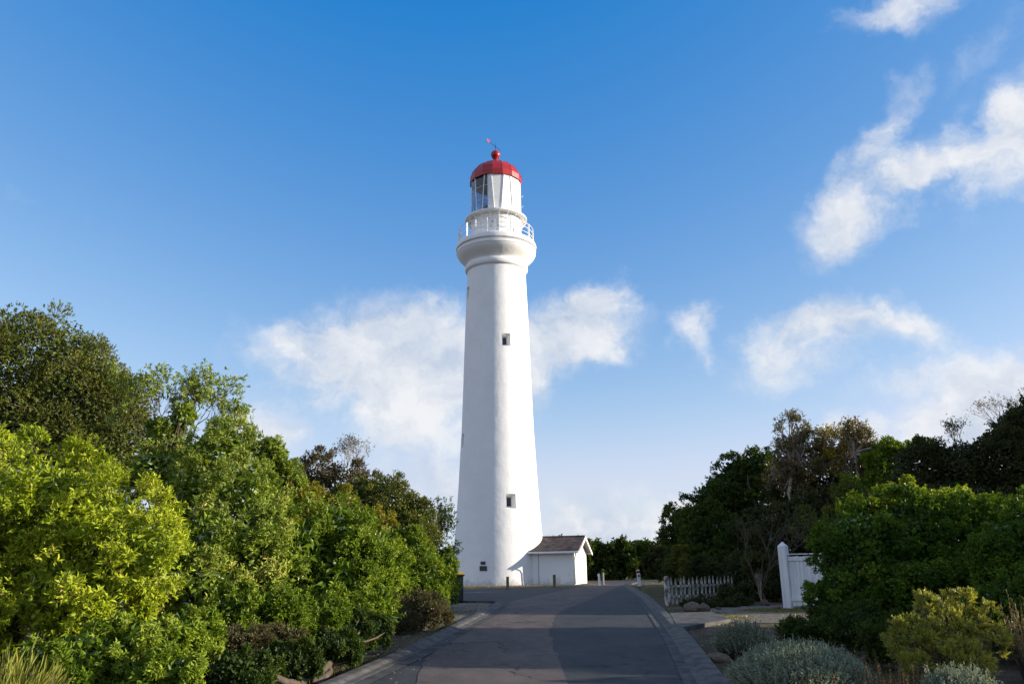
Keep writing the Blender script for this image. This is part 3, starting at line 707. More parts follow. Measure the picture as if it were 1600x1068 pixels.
# ------------------------------------------------------------------ picket fence
pa = gnd(1044, 946); pa.z = gz(pa.x, pa.y); YP = pa.y
pe = Vector((at(1146, 936, YP + 2.6).x, YP + 2.6, 0)); sc = depth(YP) / F
dirp = Vector((pe.x - pa.x, pe.y - pa.y, 0)); LP = dirp.length; rzp = math.atan2(dirp.y, dirp.x)
PF = empty('picket_fence', (pa.x, pa.y, pa.z), rzp); tag(PF, 'weathered white picket fence with peeling paint beside the road', 'fence')
ph_ = 42 * sc
def arrow_board(w, h, t, tip):
    q = [(-w / 2, 0), (w / 2, 0), (w / 2, h - tip), (0, h), (-w / 2, h - tip)]
    return [(x, -t / 2, z) for x, z in q] + [(x, t / 2, z) for x, z in q], [(0, 1, 2, 3, 4), (9, 8, 7, 6, 5)] + [(i, (i + 1) % 5, 5 + (i + 1) % 5, 5 + i) for i in range(5)]
mb = MB(); pw = 8.4 * sc
hx = [(-pw / 2, -.1), (pw / 2, -.1), (pw / 2, ph_ - .04), (pw * .3, ph_ + .03), (0, ph_ + .055), (-pw * .3, ph_ + .03), (-pw / 2, ph_ - .04)]
n7 = 7; mb.add([(x, -.06, z) for x, z in hx] + [(x, .06, z) for x, z in hx], [tuple(range(7)), tuple(range(13, 6, -1))] + [(i, (i + 1) % 7, 7 + (i + 1) % 7, 7 + i) for i in range(7)])
mb.build('gate_post', M['oldpaint'], PF, bev=.006)
nP = 16
vs, fs = arrow_board(.088, ph_ * .96, .022, .13); 
pm = MB().add(vs, fs).mesh('picket'); pm.materials.append(M['oldpaint'])
for i in range(nP):
    o = link(bpy.data.objects.new('picket', pm), PF); x = .22 + i * (LP - .25) / (nP - 1)
    o.location = (x, -.035, .06 + random.uniform(-.025, .02)); o.rotation_euler = (random.uniform(-.03, .03), random.uniform(-.03, .03), random.uniform(-.1, .1)); o.scale = (random.uniform(.85, 1.1), 1, random.uniform(.96, 1.03))
for z in (.28, ph_ * .68): MB().box((LP / 2, .0, z), (LP, .04, .075)).build('rail', M['oldpaint'], PF)

# ------------------------------------------------------------------ white board gate
ga = gnd(1232.5, 950); sg = depth(ga.y) / F
WG = empty('board_fence', (ga.x, ga.y, gz(ga.x, ga.y)), R(-38)); tag(WG, 'tall white boarded gate fence with a pointed post beside the hedge', 'fence')
hp = 100 * sg; wp = 12.4 * sg
mb = MB().lathe([(wp * .707, -.1), (wp * .707, hp - wp * .55)], 4, math.pi / 4)
mb.lathe([(wp * .707, hp - wp * .55 + .002), (.01, hp)], 4, math.pi / 4); mb.build('gate_post', M['gatepaint'], WG)
ht = 80 * sg; zb = 4 * sg; bw = .105
for i in range(17):
    x = wp / 2 + .06 + i * (bw + .006); dzz = random.uniform(-.012, .012)
    MB().box((x, random.uniform(-.003, .003), (ht + zb) / 2 + dzz - .02), (bw, .022, ht - zb - .05)).build('board', M['gatepaint'], WG)
tl = 17 * (bw + .006)
MB().box((wp / 2 + tl / 2, -.03, ht - .12), (tl, .03, .11)).build('rail', M['gatepaint'], WG)
MB().box((wp / 2 + tl / 2, -.03, zb + .2), (tl, .03, .11)).build('rail', M['gatepaint'], WG)
MB().box((wp / 2 + tl / 2, 0, ht + .015), (tl + .02, .09, .03)).build('cap_board', M['gatepaint'], WG)
MB().box((wp / 2 + tl + .09, 0, hp / 2 - .1), (wp, wp, hp)).build('gate_post', M['gatepaint'], WG)

# ------------------------------------------------------------------ rocks
def rock(px, py, wpx, hpx, label, seed, name='rock', m='rock', Y=None):
    rng = np.random.default_rng(seed); b = gnd(px, py); s = depth(b.y) / F
    bm = bmesh.new(); bmesh.ops.create_icosphere(bm, subdivisions=3, radius=1)
    ks = rng.normal(size=(7, 3)) * 2.1; phs = rng.uniform(0, 6.28, 7)
    cuts = rng.normal(size=(9, 3)); cuts /= np.linalg.norm(cuts, axis=1)[:, None]
    for v in bm.verts:
        p = np.array(v.co); f = 1 + .09 * np.sin(ks @ p + phs).sum() * .6
        for c in cuts:
            dd = p @ c * f
            if dd > .74: f *= .74 / dd + .0
        v.co = Vector(p * f)
    me = bpy.data.meshes.new(name); bm.to_mesh(me); bm.free()
    o = mobj(name, me, M[m], None, True, 24)
    o.location = (b.x, b.y, b.z + hpx * s * .35); o.scale = (wpx * s * .62, wpx * s * .5, hpx * s * .68); o.rotation_euler = (rng.uniform(-.2, .2), rng.uniform(-.2, .2), rng.uniform(0, 6))
    return tag(o, label, 'rock', 'rocks along the verges')
rock(1081, 956, 26, 17, 'larger brown rock beside the driveway apron below the picket fence', 1)
rock(1102, 957, 22, 14, 'paler smooth rock touching the larger rock by the driveway apron', 2)
rock(1196, 946, 13, 9, 'small tan rock on the soil left of the white gate post', 3)
rock(1213, 951, 14, 5, 'flat low rock at the foot of the white gate post', 4)
rock(1122, 1034, 34, 14, 'flat brown rock beside the silver shrub near the right kerb', 6)
rock(425, 1064, 40, 24, 'rounded grey brown rock at the kerb below the left shrubs', 5)
rock(1123, 952, 9, 4, 'very small stone on the bare soil right of the two rocks', 8)

# ------------------------------------------------------------------ foliage engine
NT = [0]
def leafmesh(name, P, T, Nn, L, Wd, tone, m, parent, origin, fold=.18, kind=None):
    n = len(P); NT[0] += 2 * n
    S = np.cross(T, Nn); S /= np.linalg.norm(S, axis=1)[:, None] + 1e-9
    L = L[:, None]; Wd = Wd[:, None]; P = P - np.array(origin)
    v = np.empty((n, 4, 3)); md = P + T * L * .48 + Nn * Wd * fold * 2
    v[:, 0] = P; v[:, 1] = md + S * Wd * .5; v[:, 2] = P + T * L - Nn * L * .06; v[:, 3] = md - S * Wd * .5
    me = bpy.data.meshes.new(name); me.vertices.add(n * 4); me.vertices.foreach_set('co', v.reshape(-1).astype(np.float32))
    b = (np.arange(n) * 4)[:, None]; tri = np.concatenate([b + np.array([0, 1, 2]), b + np.array([0, 2, 3])], 1).reshape(-1)
    me.loops.add(n * 6); me.loops.foreach_set('vertex_index', tri.astype(np.int32))
    me.polygons.add(n * 2); me.polygons.foreach_set('loop_start', (np.arange(n * 2) * 3).astype(np.int32))
    me.update(calc_edges=True)
    a = me.attributes.new('tone', 'FLOAT', 'POINT'); a.data.foreach_set('value', np.repeat(np.clip(tone, 0, 1), 4).astype(np.float32))
    me.materials.append(m); o = link(bpy.data.objects.new(name, me), parent)
    if parent is None: o.location = origin
    if kind: o['kind'] = kind
    return o
def unit(v): return v / (np.linalg.norm(v, axis=-1, keepdims=True) + 1e-9)
def rosettes(rng, P, T, k, L, Wd, spread=(.5, 1.25), tone=None):
    n = len(P); P = np.repeat(P, k, 0); T0 = np.repeat(T, k, 0)
    A = unit(np.cross(T0, rng.normal(size=(n * k, 3))))
    ang = rng.uniform(spread[0], spread[1], n * k)[:, None]
    Td = unit(T0 * np.cos(ang) + A * np.sin(ang)); Nn = unit(np.cross(np.cross(Td, T0), Td) + rng.normal(size=(n * k, 3)) * .25)
    Nn = unit(Nn - Td * (Nn * Td).sum(1, keepdims=True))
    s = rng.uniform(.65, 1.15, n * k); P = P + T0 * (rng.uniform(-1.1, .25, n * k)[:, None] * L)
    tn = np.repeat(tone if tone is not None else rng.uniform(.2, .8, n), k) + rng.normal(size=n * k) * .16
    return P, Td, Nn, L * s, Wd * s, tn
def lobes_px(ls):
    out = []
    for l in ls:
        px, py, rx, ry, Y = l[:5]; c = at(px, py, Y); s = depth(Y, c.z) / F
        out.append((c.x, c.y, c.z, rx * s, (l[5] if len(l) > 5 else .5 * (rx + ry) * s), ry * s))
    return np.array(out)
DENS = .79
def wob(rng, D_, n=5, f=3.0):
    K = rng.normal(size=(n, 3)) * f; p = rng.uniform(0, 6.28, n); return np.sin(D_ @ K.T + p).sum(1) / n
def crown(rng, LB, nt, sub=14, subr=(.22, .4), low=-.7, depthf=.6, hole=.22, hole_f=.75):
    area = LB[:, 3] * LB[:, 5] + LB[:, 3] * LB[:, 4]; SC = []; SR = []; SO = []
    for l, a in zip(LB, area):
        c, r = l[:3], l[3:]
        d = unit(rng.normal(size=(sub * 3, 3))); d = d[d[:, 2] > low][:sub]
        k = rng.uniform(subr[0], subr[1], len(d)); m = r.mean()
        SC.append(c + d * r * (1.0 - k[:, None] * .72)); SR.append(k * m); SO.append(d)
    SC = np.concatenate(SC); SR = np.concatenate(SR); SO = np.concatenate(SO)
    w = SR ** 2; idx = rng.choice(len(SC), nt, p=w / w.sum())
    d = unit(rng.normal(size=(nt, 3)) + SO[idx] * .75 + np.array([0, 0, .25]))
    rad = (depthf + (1.06 - depthf) * rng.uniform(0, 1, nt) ** .6) * (1 + .16 * wob(rng, d + SC[idx]))
    P = SC[idx] + d * (SR[idx] * rad)[:, None]
    keep = P[:, 2] > g(P[:, 0], P[:, 1]) + .05
    for l in LB: keep &= (((P - l[:3]) / l[3:]) ** 2).sum(1) > .58 ** 2
    K3 = rng.normal(size=(6, 3)) * hole_f / max(SR.mean(), .05); p3 = rng.uniform(0, 6.28, 6)       # gaps between the clumps
    keep &= np.sin(P @ K3.T + p3).sum(1) / 6 + rng.normal(size=nt) * .12 > -hole
    keep &= (d[:, 1] < .45) | (rng.uniform(size=nt) < .4)
    P, d, idx = P[keep], d[keep], idx[keep]
    P = P + rng.normal(size=P.shape) * (SR[idx] * .13)[:, None]
    T = unit(d * .7 + SO[idx] * .5 + np.array([0, 0, .35]) + rng.normal(size=P.shape) * .25)
    subtone = rng.uniform(.25, .75, len(SC))[idx]
    return P, T, subtone, SC, SR
def limbs(rng, root, LB, SC, m, tr=.09, name='trunk', nsub=10, twigs=None):
    mb = MB(); o = Vector(root.location)
    for l in LB:
        c = Vector(l[:3]) - o; mid = c * .5 + Vector(rng.normal(size=3) * .18 * c.length * .5); mid.z = abs(mid.z)
        st = Vector((rng.uniform(-.12, .12), rng.uniform(-.12, .12), -.05))
        q = [st, st.lerp(mid, .5) + Vector(rng.normal(size=3) * .04), mid, mid.lerp(c, .6) + Vector(rng.normal(size=3) * .06), c]
        mb.tube(q, [tr, tr * .8, tr * .62, tr * .45, tr * .28], 6)
        ds = np.linalg.norm((SC - l[:3]) / l[3:], axis=1); ii = np.argsort(ds)[:nsub * 2]; rng.shuffle(ii)
        for i in ii[:nsub]:
            e = Vector(SC[i]) - o; s0 = mid.lerp(c, rng.uniform(.2, 1)); m1 = s0.lerp(e, .5) + Vector(rng.normal(size=3) * .08 * (e - s0).length)
            mb.tube([s0, m1, e], [tr * .34, tr * .22, tr * .1], 4, False)
    if twigs is not None:
        for p0, p1, r in twigs: mb.tube([Vector(p0) - o, Vector(p1) - o], [r, r * .4], 3, False)
    return mb.build(name, m, root, True)
def plant(name, label, cat, lobes, nt, k, leaf, lm, seed, group=None, sub=14, subr=(.22, .4), fill=.12, spread=(.5, 1.25), bark='bark', tr=.07, base=None, low=-.7, twig=0, depthf=.6, world_lobes=None, tone=0.0, fr=(.45, .68), ff=1.7, hole=.22):
    nt = int(nt * DENS); leaf = (leaf[0] * 1.06, leaf[1] * 1.12)
    rng = np.random.default_rng(seed); LB = lobes_px(lobes) if world_lobes is None else np.array(world_lobes, float)
    bx, by = (LB[:, 0].mean(), LB[:, 1].mean()) if base is None else base
    root = empty(name, (bx, by, gz(bx, by))); tag(root, label, cat, group)
    P, T, tn, SC, SR = crown(rng, LB, nt, sub, subr, low, depthf, hole)
    tw = None
    if twig:
        ii = rng.choice(len(P), min(twig, len(P)), replace=False); tw = []
        for i in ii:
            j = np.argmin(((SC - P[i]) ** 2).sum(1)); tw.append((SC[j] + (P[i] - SC[j]) * .1, P[i], .008 * max(1, by / 14)))
    A = rosettes(rng, P, T, k, leaf[0], leaf[1], spread, tn + tone)
    # sparse bigger inner leaves keep the crown from being hollow
    nf = int(nt * k * fill); 
    if nf:
        w = LB[:, 3] * LB[:, 5]; ix = rng.choice(len(LB), nf, p=w / w.sum()); d = unit(rng.normal(size=(nf, 3)))
        Q = LB[ix, :3] + d * LB[ix, 3:] * rng.uniform(fr[0], fr[1], nf)[:, None]; Q = Q[Q[:, 2] > g(Q[:, 0], Q[:, 1])]
        n2 = len(Q); Tq = unit(rng.normal(size=(n2, 3))); Nq = unit(np.cross(Tq, rng.normal(size=(n2, 3))))
        f = ff; B = (Q, Tq, Nq, np.full(n2, leaf[0] * f), np.full(n2, leaf[1] * f * 1.5), rng.uniform(.1, .5, n2))
        A = tuple(np.concatenate([a, b]) for a, b in zip(A, B))
    leafmesh('crown', *A, LM[lm], root, (bx, by, gz(bx, by)))
    limbs(rng, root, LB, SC, M[bark], tr, twigs=tw)
    return root
# upright stemmed shrubs and tufts
def stems(name, label, cat, px, py, rpx, hpx, Y, n, per, leaf, lm, seed, group=None, splay=.9, frac=.5, jit=.08, ang=(.25, .7), stem_m='bark', kind=None, stemr=.004, core=True, off=(0, 0), basej=.45):
    rng = np.random.default_rng(seed); b = at(px, py, Y); s = depth(Y) / F; bx, by, bz = b.x + off[0], b.y + off[1], 0
    bz = gz(bx, by); Rr = rpx * s; H = hpx * s
    root = empty(name, (bx, by, bz)); tag(root, label, cat, group)
    a = rng.uniform(0, 2 * math.pi, n); q = np.sqrt(rng.uniform(0, 1, n))
    base = np.stack([bx + np.cos(a) * q * Rr * basej, by + np.sin(a) * q * Rr * basej, np.full(n, bz)], 1)
    hh_ = H * np.sqrt(np.clip(1 - (q * splay) ** 2, .05, 1)) * (1 + rng.normal(size=n) * jit)
    tip = np.stack([bx + np.cos(a) * q * Rr, by + np.sin(a) * q * Rr, bz + hh_], 1)
    dr_ = unit(tip - base)
    t = rng.uniform(1 - frac, 1.0, (n, per)); P = (base[:, None] + (tip - base)[:, None] * t[..., None]).reshape(-1, 3)
    T0 = np.repeat(dr_, per, 0)
    A = rosettes(rng, P, T0, 1, leaf[0], leaf[1], ang, np.repeat(rng.uniform(.2, .8, n), per))
    leafmesh('foliage', *A, LM[lm], root, (bx, by, bz))
    mb = MB(); o = Vector((bx, by, bz))
    for i in range(0, n, max(1, n // 500)): mb.tube([Vector(base[i]) - o, Vector(tip[i]) - o], [stemr * 1.6, stemr * .5], 3, False)
    mb.build('stem', M[stem_m], root); return root
def bare(name, label, cat, px, py, Y, H, fan, seed, m='bark', tufts=None, lm='lime', leaf=(.07, .025), lean=(0, 0), levels=5, r0=.05, group=None, k=9, tdens=1.0, base=None, stems_n=4):
    rng = random.Random(seed); b = at(px, py, Y); bx, by = b.x, Y
    z0 = b.z if base is None else gz(bx, by)
    root = empty(name, (bx, by, gz(bx, by))); tag(root, label, cat, group); o = Vector(root.location)
    mb = MB(); tips = []
    def grow(p, d, L, r, lv):
        q = p + d * L * .5 + Vector((rng.gauss(0, .06), rng.gauss(0, .06), rng.gauss(0, .04))) * L; e = p + d * L
        mb.tube([p - o, q - o, e - o], [r, r * .85, r * .68], 4 if lv > 2 else 3, False)
        if lv == 0: tips.append((e, d)); return
        for _ in range(rng.choice((2, 2, 3))):
            nd = (d + Vector((rng.gauss(0, fan), rng.gauss(0, fan), rng.gauss(0, fan * .6) + .1))).normalized()
            grow(e, nd, L * rng.uniform(.62, .85), r * .62, lv - 1)
    s0 = Vector((bx, by, gz(bx, by) - .05)); e0 = Vector((bx, by, z0))
    if (e0 - s0).length > .3: mb.tube([Vector((0, 0, -.05)), (e0 - s0) * .5 + Vector((.1, .05, 0)), e0 - s0], [r0 * 1.5, r0 * 1.3, r0 * 1.1], 6, False)
    for _ in range(stems_n): grow(e0, (Vector((lean[0] + rng.gauss(0, fan), lean[1] + rng.gauss(0, fan * .7), 1))).normalized(), H * .32, r0, levels)
    mb.build('trunk' if cat == 'tree' else 'branches', M[m], root, True)
    if tufts:
        T_ = [t for t in tips if rng.random() < tufts]; nr = np.random.default_rng(seed)
        if T_:
            P = np.array([t[0][:] for t in T_ for _ in range(3)]) + nr.normal(size=(len(T_) * 3, 3)) * .08 * tdens; T = unit(np.array([t[1][:] for t in T_ for _ in range(3)]) + nr.normal(size=(len(T_) * 3, 3)) * .3)
            A = rosettes(nr, P, T, k, leaf[0], leaf[1]); leafmesh('leaves', *A, LM[lm], root, tuple(o))
    return root

exec_plants = True
GL, GR = 'shrubs massed along the left verge', 'trees and shrubs behind the picket fence'
# unseen shrubs added past the right edge to shade the road and verges
plant('hedge_shrub', 'unseen low shrub added past the right edge to block the sun', 'hedge', None, 1500, 6, (.14, .08), 'hedge', 72, None, sub=22, subr=(.14, .3), fill=.35, fr=(.4, .9),
      world_lobes=[(10.6, 9.6, 1.45, 1.1, .8, 1.5), (11.4, 10.9, .9, 1.2, .9, .95), (10.9, 12.5, 1.5, 1.2, .9, 1.5)])
plant('hedge_shrub', 'unseen tall shrub added past the right edge to shade the road', 'hedge', None, 1500, 6, (.16, .09), 'hedge', 73, None, sub=22, subr=(.14, .3), fill=.35, fr=(.4, .9),
      world_lobes=[(13.6, 17.5, 2.3, 1.1, 1.05, 2.3), (14.6, 17.3, 2.6, 1.1, 1.05, 2.2)])
plant('hedge_shrub', 'unseen hedge extension added past the right edge for its shade', 'hedge', None, 2200, 6, (.16, .09), 'hedge', 71, None, sub=22, subr=(.14, .3), fill=.3,
      world_lobes=[(12.2, 14.2, 2.2, 1.5, 1.3, 2.0), (13.8, 13.8, 2.4, 1.6, 1.3, 2.1), (12.8, 16.2, 2.1, 1.5, 1.3, 1.9), (14.5, 16.4, 2.2, 1.6, 1.4, 2.0)])
# ---- left side
plant('tea_tree', 'big domed olive tea tree towering at the left edge', 'tree',
      [(-60, 600, 150, 140, 22), (50, 590, 118, 116, 22), (115, 580, 70, 62, 22), (178, 635, 52, 56, 21.8), (135, 645, 88, 95, 21.5), (40, 700, 130, 100, 21), (190, 700, 52, 60, 21), (150, 740, 80, 80, 20.5), (-100, 740, 120, 120, 21), (-10, 830, 170, 100, 21)],
      27000, 6, (.08, .027), 'olive', 11, GL, sub=34, subr=(.14, .28), fill=.4, fr=(.55, .9), ff=1.4, hole=.36, tr=.16, spread=(.3, .9), twig=600)
plant('coastal_shrub', 'sunlit yellow green shrub filling the lower left', 'shrub',
      [(-60, 800, 130, 130, 11.5), (60, 800, 120, 125, 11), (170, 850, 108, 118, 11), (225, 870, 68, 82, 10.6), (110, 930, 130, 110, 10.6), (-60, 960, 150, 120, 10.6)],
      17500, 9, (.078, .022), 'yellow', 12, GL, sub=52, subr=(.1, .27), hole=.07, depthf=.5, fill=.14, fr=(.38, .6), ff=1.4, twig=900, tr=.05)
bare('open_shrub', 'leggy shrub with bare twigs and leaf tufts beside the tea tree', 'shrub', 262, 745, 18.5, 2.3, .42, 5, tufts=.8, lm='lime', leaf=(.085, .028), levels=5, r0=.03, lean=(.3, 0), stems_n=6, group=GL)
plant('coastal_shrub', 'tall mottled green shrub right of the leggy bare twigs', 'shrub',
      [(345, 720, 62, 72, 15.5), (300, 780, 62, 70, 15), (375, 790, 68, 85, 14.8), (330, 870, 95, 95, 14), (400, 880, 70, 90, 14), (300, 940, 90, 80, 13)],
      12500, 9, (.085, .024), 'lime', 13, GL, sub=52, subr=(.1, .27), hole=.07, depthf=.5, fill=.07, fr=(.45, .7), ff=2.1, twig=900, tone=.08)
plant('coastal_shrub', 'loose open shrub with gaps between the tea tree and the tall mottled shrub', 'shrub',
      [(255, 690, 30, 40, 17.5), (285, 650, 22, 26, 17.5), (240, 740, 45, 50, 17), (300, 720, 36, 40, 17)], 2600, 9, (.09, .028), 'lime', 70, GL, sub=20, subr=(.14, .36), twig=500, hole=.05, depthf=.3, low=-.9)
plant('coastal_shrub', 'small loose green clump between the tall shrub and the brown twiggy crown', 'shrub',
      [(425, 720, 32, 40, 18), (445, 760, 40, 42, 18), (415, 790, 50, 50, 17.5)], 3200, 9, (.09, .027), 'lime', 14, GL, sub=16, subr=(.22, .36), twig=200)
plant('mossy_shrub', 'rounded shrub with a golden olive top', 'shrub',
      [(470, 795, 50, 42, 17.8), (530, 800, 48, 40, 17.8), (500, 860, 90, 70, 17.5), (590, 815, 30, 22, 17.8)], 11000, 6, (.055, .018), 'moss', 15, GL, sub=34, subr=(.14, .24), spread=(.3, .9))
plant('coastal_shrub', 'broad bright green shrub below the golden topped one', 'shrub',
      [(520, 850, 75, 80, 15.2), (575, 880, 55, 70, 15.2), (460, 880, 65, 90, 14.6), (520, 930, 85, 75, 14.6), (585, 950, 45, 50, 14.8)],
      12500, 9, (.08, .024), 'mid', 16, GL, sub=52, subr=(.1, .27), hole=.07, depthf=.5, fill=.07, fr=(.45, .7), ff=2.1, twig=500, tone=.12)
plant('twiggy_tree', 'brownish half bare crown rising behind the left shrubs', 'tree',
      [(500, 735, 42, 38, 26), (545, 760, 55, 42, 26), (480, 770, 45, 50, 26)], 5000, 5, (.07, .022), 'brown', 17, GL, sub=26, subr=(.16, .28), twig=900, spread=(.3, .8))
bare('dead_shrub', 'fan of bare grey twigs on top of the brown crown', 'shrub', 545, 752, 26, 1.3, .34, 9, m='palebark', tufts=.5, lm='brown', leaf=(.05, .018), levels=5, r0=.02, lean=(.15, 0), group=GL, k=4)
plant('tea_tree', 'dark olive domed tea tree left of the lighthouse', 'tree',
      [(600, 795, 58, 58, 25), (645, 830, 45, 55, 25), (560, 800, 55, 52, 25), (620, 860, 60, 60, 24.5)], 13000, 6, (.06, .02), 'olive', 18, GL, fill=.35, fr=(.5, .9), hole=.3, sub=34, subr=(.14, .25), spread=(.3, .9), twig=200, tr=.12)
bare('sprouting_shrub', 'spiky upright shoots beside the lighthouse foot on the left', 'shrub', 672, 895, 26.5, 1.9, .15, 4, tufts=1.0, lm='dark', leaf=(.09, .028), levels=4, r0=.03, group=GL, k=10, tdens=2.5)
bare('sprouting_shrub', 'short leafy shoot poking out nearest the plaques', 'shrub', 692, 890, 25, .7, .2, 6, tufts=1.0, lm='dark', leaf=(.08, .028), levels=3, r0=.02, lean=(.45, 0), group=GL, k=8, tdens=2.0)
plant('coastal_shrub', 'dark green shrub at the right end of the left shrubs hiding the bin', 'shrub',
      [(640, 865, 42, 40, 23.5), (680, 885, 32, 34, 24.5), (696, 912, 20, 30, 24.5), (704, 925, 13, 24, 28), (650, 905, 48, 45, 23), (610, 900, 40, 50, 20), (665, 935, 38, 28, 23)],
      8500, 9, (.08, .026), 'mid', 19, GL, sub=26, subr=(.16, .3), twig=200)
plant('heath_shrub', 'low reddish brown shrub at the kerb below the dark green one', 'shrub',
      [(655, 955, 42, 32, 19.5), (620, 965, 35, 30, 18.5), (690, 958, 18, 20, 20)], 4200, 6, (.05, .014), 'brown', 20, GL, sub=22, twig=400, spread=(.2, .7))
plant('heath_shrub', 'rusty tipped low shrub under the bright green shrubs', 'shrub',
      [(385, 1000, 44, 22, 11.6), (445, 995, 34, 20, 12.2)], 2600, 6, (.045, .012), 'brown', 21, GL, sub=24, twig=300, spread=(.2, .7))
plant('low_shrub', 'low sunlit green shrub at the bottom left corner of the verge', 'shrub',
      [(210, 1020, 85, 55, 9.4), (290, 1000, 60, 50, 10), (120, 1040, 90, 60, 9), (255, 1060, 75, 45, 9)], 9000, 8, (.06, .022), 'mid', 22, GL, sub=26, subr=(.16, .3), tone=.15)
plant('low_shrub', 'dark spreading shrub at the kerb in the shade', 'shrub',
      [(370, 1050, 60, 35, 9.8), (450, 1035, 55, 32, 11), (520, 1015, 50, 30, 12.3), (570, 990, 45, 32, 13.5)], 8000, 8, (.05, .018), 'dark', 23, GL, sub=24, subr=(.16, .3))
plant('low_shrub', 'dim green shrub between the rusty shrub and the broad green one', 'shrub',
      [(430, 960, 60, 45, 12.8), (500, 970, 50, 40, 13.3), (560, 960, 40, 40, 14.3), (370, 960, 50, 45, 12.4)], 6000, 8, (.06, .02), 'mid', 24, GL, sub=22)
stems('grass_tuft', 'yellow green grass clump at the bottom left corner', 'grass clump', 5, 1068, 95, 85, 8.2, 1300, 6, (.2, .012), 'needle', 31, splay=.75, frac=.8, ang=(.05, .3), jit=.2)
stems('grass_tuft', 'dry straw coloured grass tuft by the low shrub', 'grass clump', 293, 1060, 16, 34, 8.9, 120, 6, (.1, .008), 'straw', 32, splay=.7, frac=.8, ang=(.05, .3), jit=.25)

# ---- right side
plant('coast_tree', 'large dark green tree above the picket fence', 'tree',
      [(1078, 835, 44, 62, 40), (1125, 790, 52, 58, 40), (1160, 750, 48, 48, 40), (1195, 735, 38, 38, 39), (1120, 860, 62, 55, 38), (1175, 830, 58, 65, 39), (1075, 880, 40, 30, 38)],
      16000, 8, (.13, .055), 'dark', 41, GR, sub=30, subr=(.15, .32), tr=.2, tone=.1, fill=.2, ff=1.4)
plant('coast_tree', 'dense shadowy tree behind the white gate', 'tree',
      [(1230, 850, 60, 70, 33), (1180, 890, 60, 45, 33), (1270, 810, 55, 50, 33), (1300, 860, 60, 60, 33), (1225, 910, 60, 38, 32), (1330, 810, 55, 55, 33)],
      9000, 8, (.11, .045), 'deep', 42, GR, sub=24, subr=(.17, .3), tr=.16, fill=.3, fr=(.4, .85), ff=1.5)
def gum(label, trunk_px, lobes, lm, seed, n=2600, leaf=(.12, .04)):
    rng = np.random.default_rng(seed); LB = lobes_px(lobes); Y = trunk_px[0][2]; p0 = at(*trunk_px[0])
    root = empty('gum_tree', (p0.x, Y, gz(p0.x, Y))); tag(root, label, 'tree', 'slender pale trunked gum trees'); o = Vector(root.location)
    mb = MB(); pts = [Vector((0, 0, -.1))] + [at(*p) - o for p in trunk_px]; rr_ = np.linspace(.1, .04, len(pts)).tolist(); mb.tube(pts, rr_, 7)
    P, T, tn, SC, SR = crown(rng, LB, n, 34, (.16, .34), -.9, .1); P = P + rng.normal(size=P.shape) * .1
    for c in SC:
        e = Vector(c) - o; s0 = pts[-1].lerp(pts[-2], rng.uniform(0, 1)); mb.tube([s0, s0.lerp(e, .5) + Vector(rng.normal(size=3) * .12), e], [.045, .03, .012], 4, False)
    for i in rng.choice(len(P), min(500, len(P)), replace=False):
        j = np.argmin(((SC - P[i]) ** 2).sum(1)); mb.tube([Vector(SC[j]) - o, Vector(P[i]) - o], [.012, .006], 3, False)
    mb.build('trunk', M['palebark'], root, True)
    leafmesh('crown', *rosettes(rng, P, T, 5, leaf[0], leaf[1], (.4, 1.6), tn), LM[lm], root, tuple(o))
gum('tallest gum tree with a sparse brown crown and pale forked trunk', [(1243, 800, 34), (1232, 770, 34), (1238, 735, 34), (1240, 700, 34)],
    [(1238, 672, 26, 27, 34), (1262, 690, 20, 24, 34), (1225, 710, 20, 30, 34), (1255, 725, 26, 24, 34), (1240, 755, 30, 22, 34.5), (1215, 745, 20, 22, 35)], 'gum', 43, 3800)
gum('gum tree with a golden sunlit crown', [(1280, 800, 34), (1276, 770, 34), (1280, 740, 34), (1300, 715, 34)],
    [(1305, 690, 28, 24, 34), (1330, 700, 20, 20, 34), (1290, 722, 26, 20, 34)], 'gold', 44, 3000)
gum('thin sparse gum tree right of the golden crown', [(1345, 790, 33), (1342, 745, 33), (1335, 710, 33), (1335, 690, 33)],
    [(1332, 670, 18, 20, 33), (1350, 690, 16, 22, 33), (1365, 715, 20, 24, 33), (1340, 735, 28, 22, 33.5)], 'gum', 45, 2500)
plant('coast_tree', 'small bright green rounded crown right of the gum trees', 'tree',
      [(1392, 705, 34, 24, 32), (1372, 725, 26, 25, 32), (1400, 740, 38, 36, 32), (1350, 770, 40, 35, 32)], 4500, 8, (.1, .045), 'mid', 46, GR, sub=20)
plant('tea_tree', 'low olive tea tree under the golden gum', 'tree',
      [(1330, 775, 34, 28, 27), (1365, 785, 32, 28, 27), (1262, 820, 28, 30, 28), (1320, 830, 50, 40, 27)], 5000, 6, (.06, .02), 'olive', 47, GR, sub=28, subr=(.15, .26), spread=(.3, .9))
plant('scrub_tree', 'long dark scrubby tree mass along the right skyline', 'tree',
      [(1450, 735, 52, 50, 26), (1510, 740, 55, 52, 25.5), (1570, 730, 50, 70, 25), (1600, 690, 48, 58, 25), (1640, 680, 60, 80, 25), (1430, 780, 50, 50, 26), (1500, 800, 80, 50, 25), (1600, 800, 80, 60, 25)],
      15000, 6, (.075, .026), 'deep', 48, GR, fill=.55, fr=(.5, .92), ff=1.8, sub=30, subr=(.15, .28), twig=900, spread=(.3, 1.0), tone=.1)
plant('coast_tree', 'green tipped crown rising through the dark scrub', 'tree', [(1445, 702, 26, 18, 26.8), (1465, 712, 24, 16, 26.8)], 1500, 8, (.09, .04), 'mid', 49, GR, sub=12)
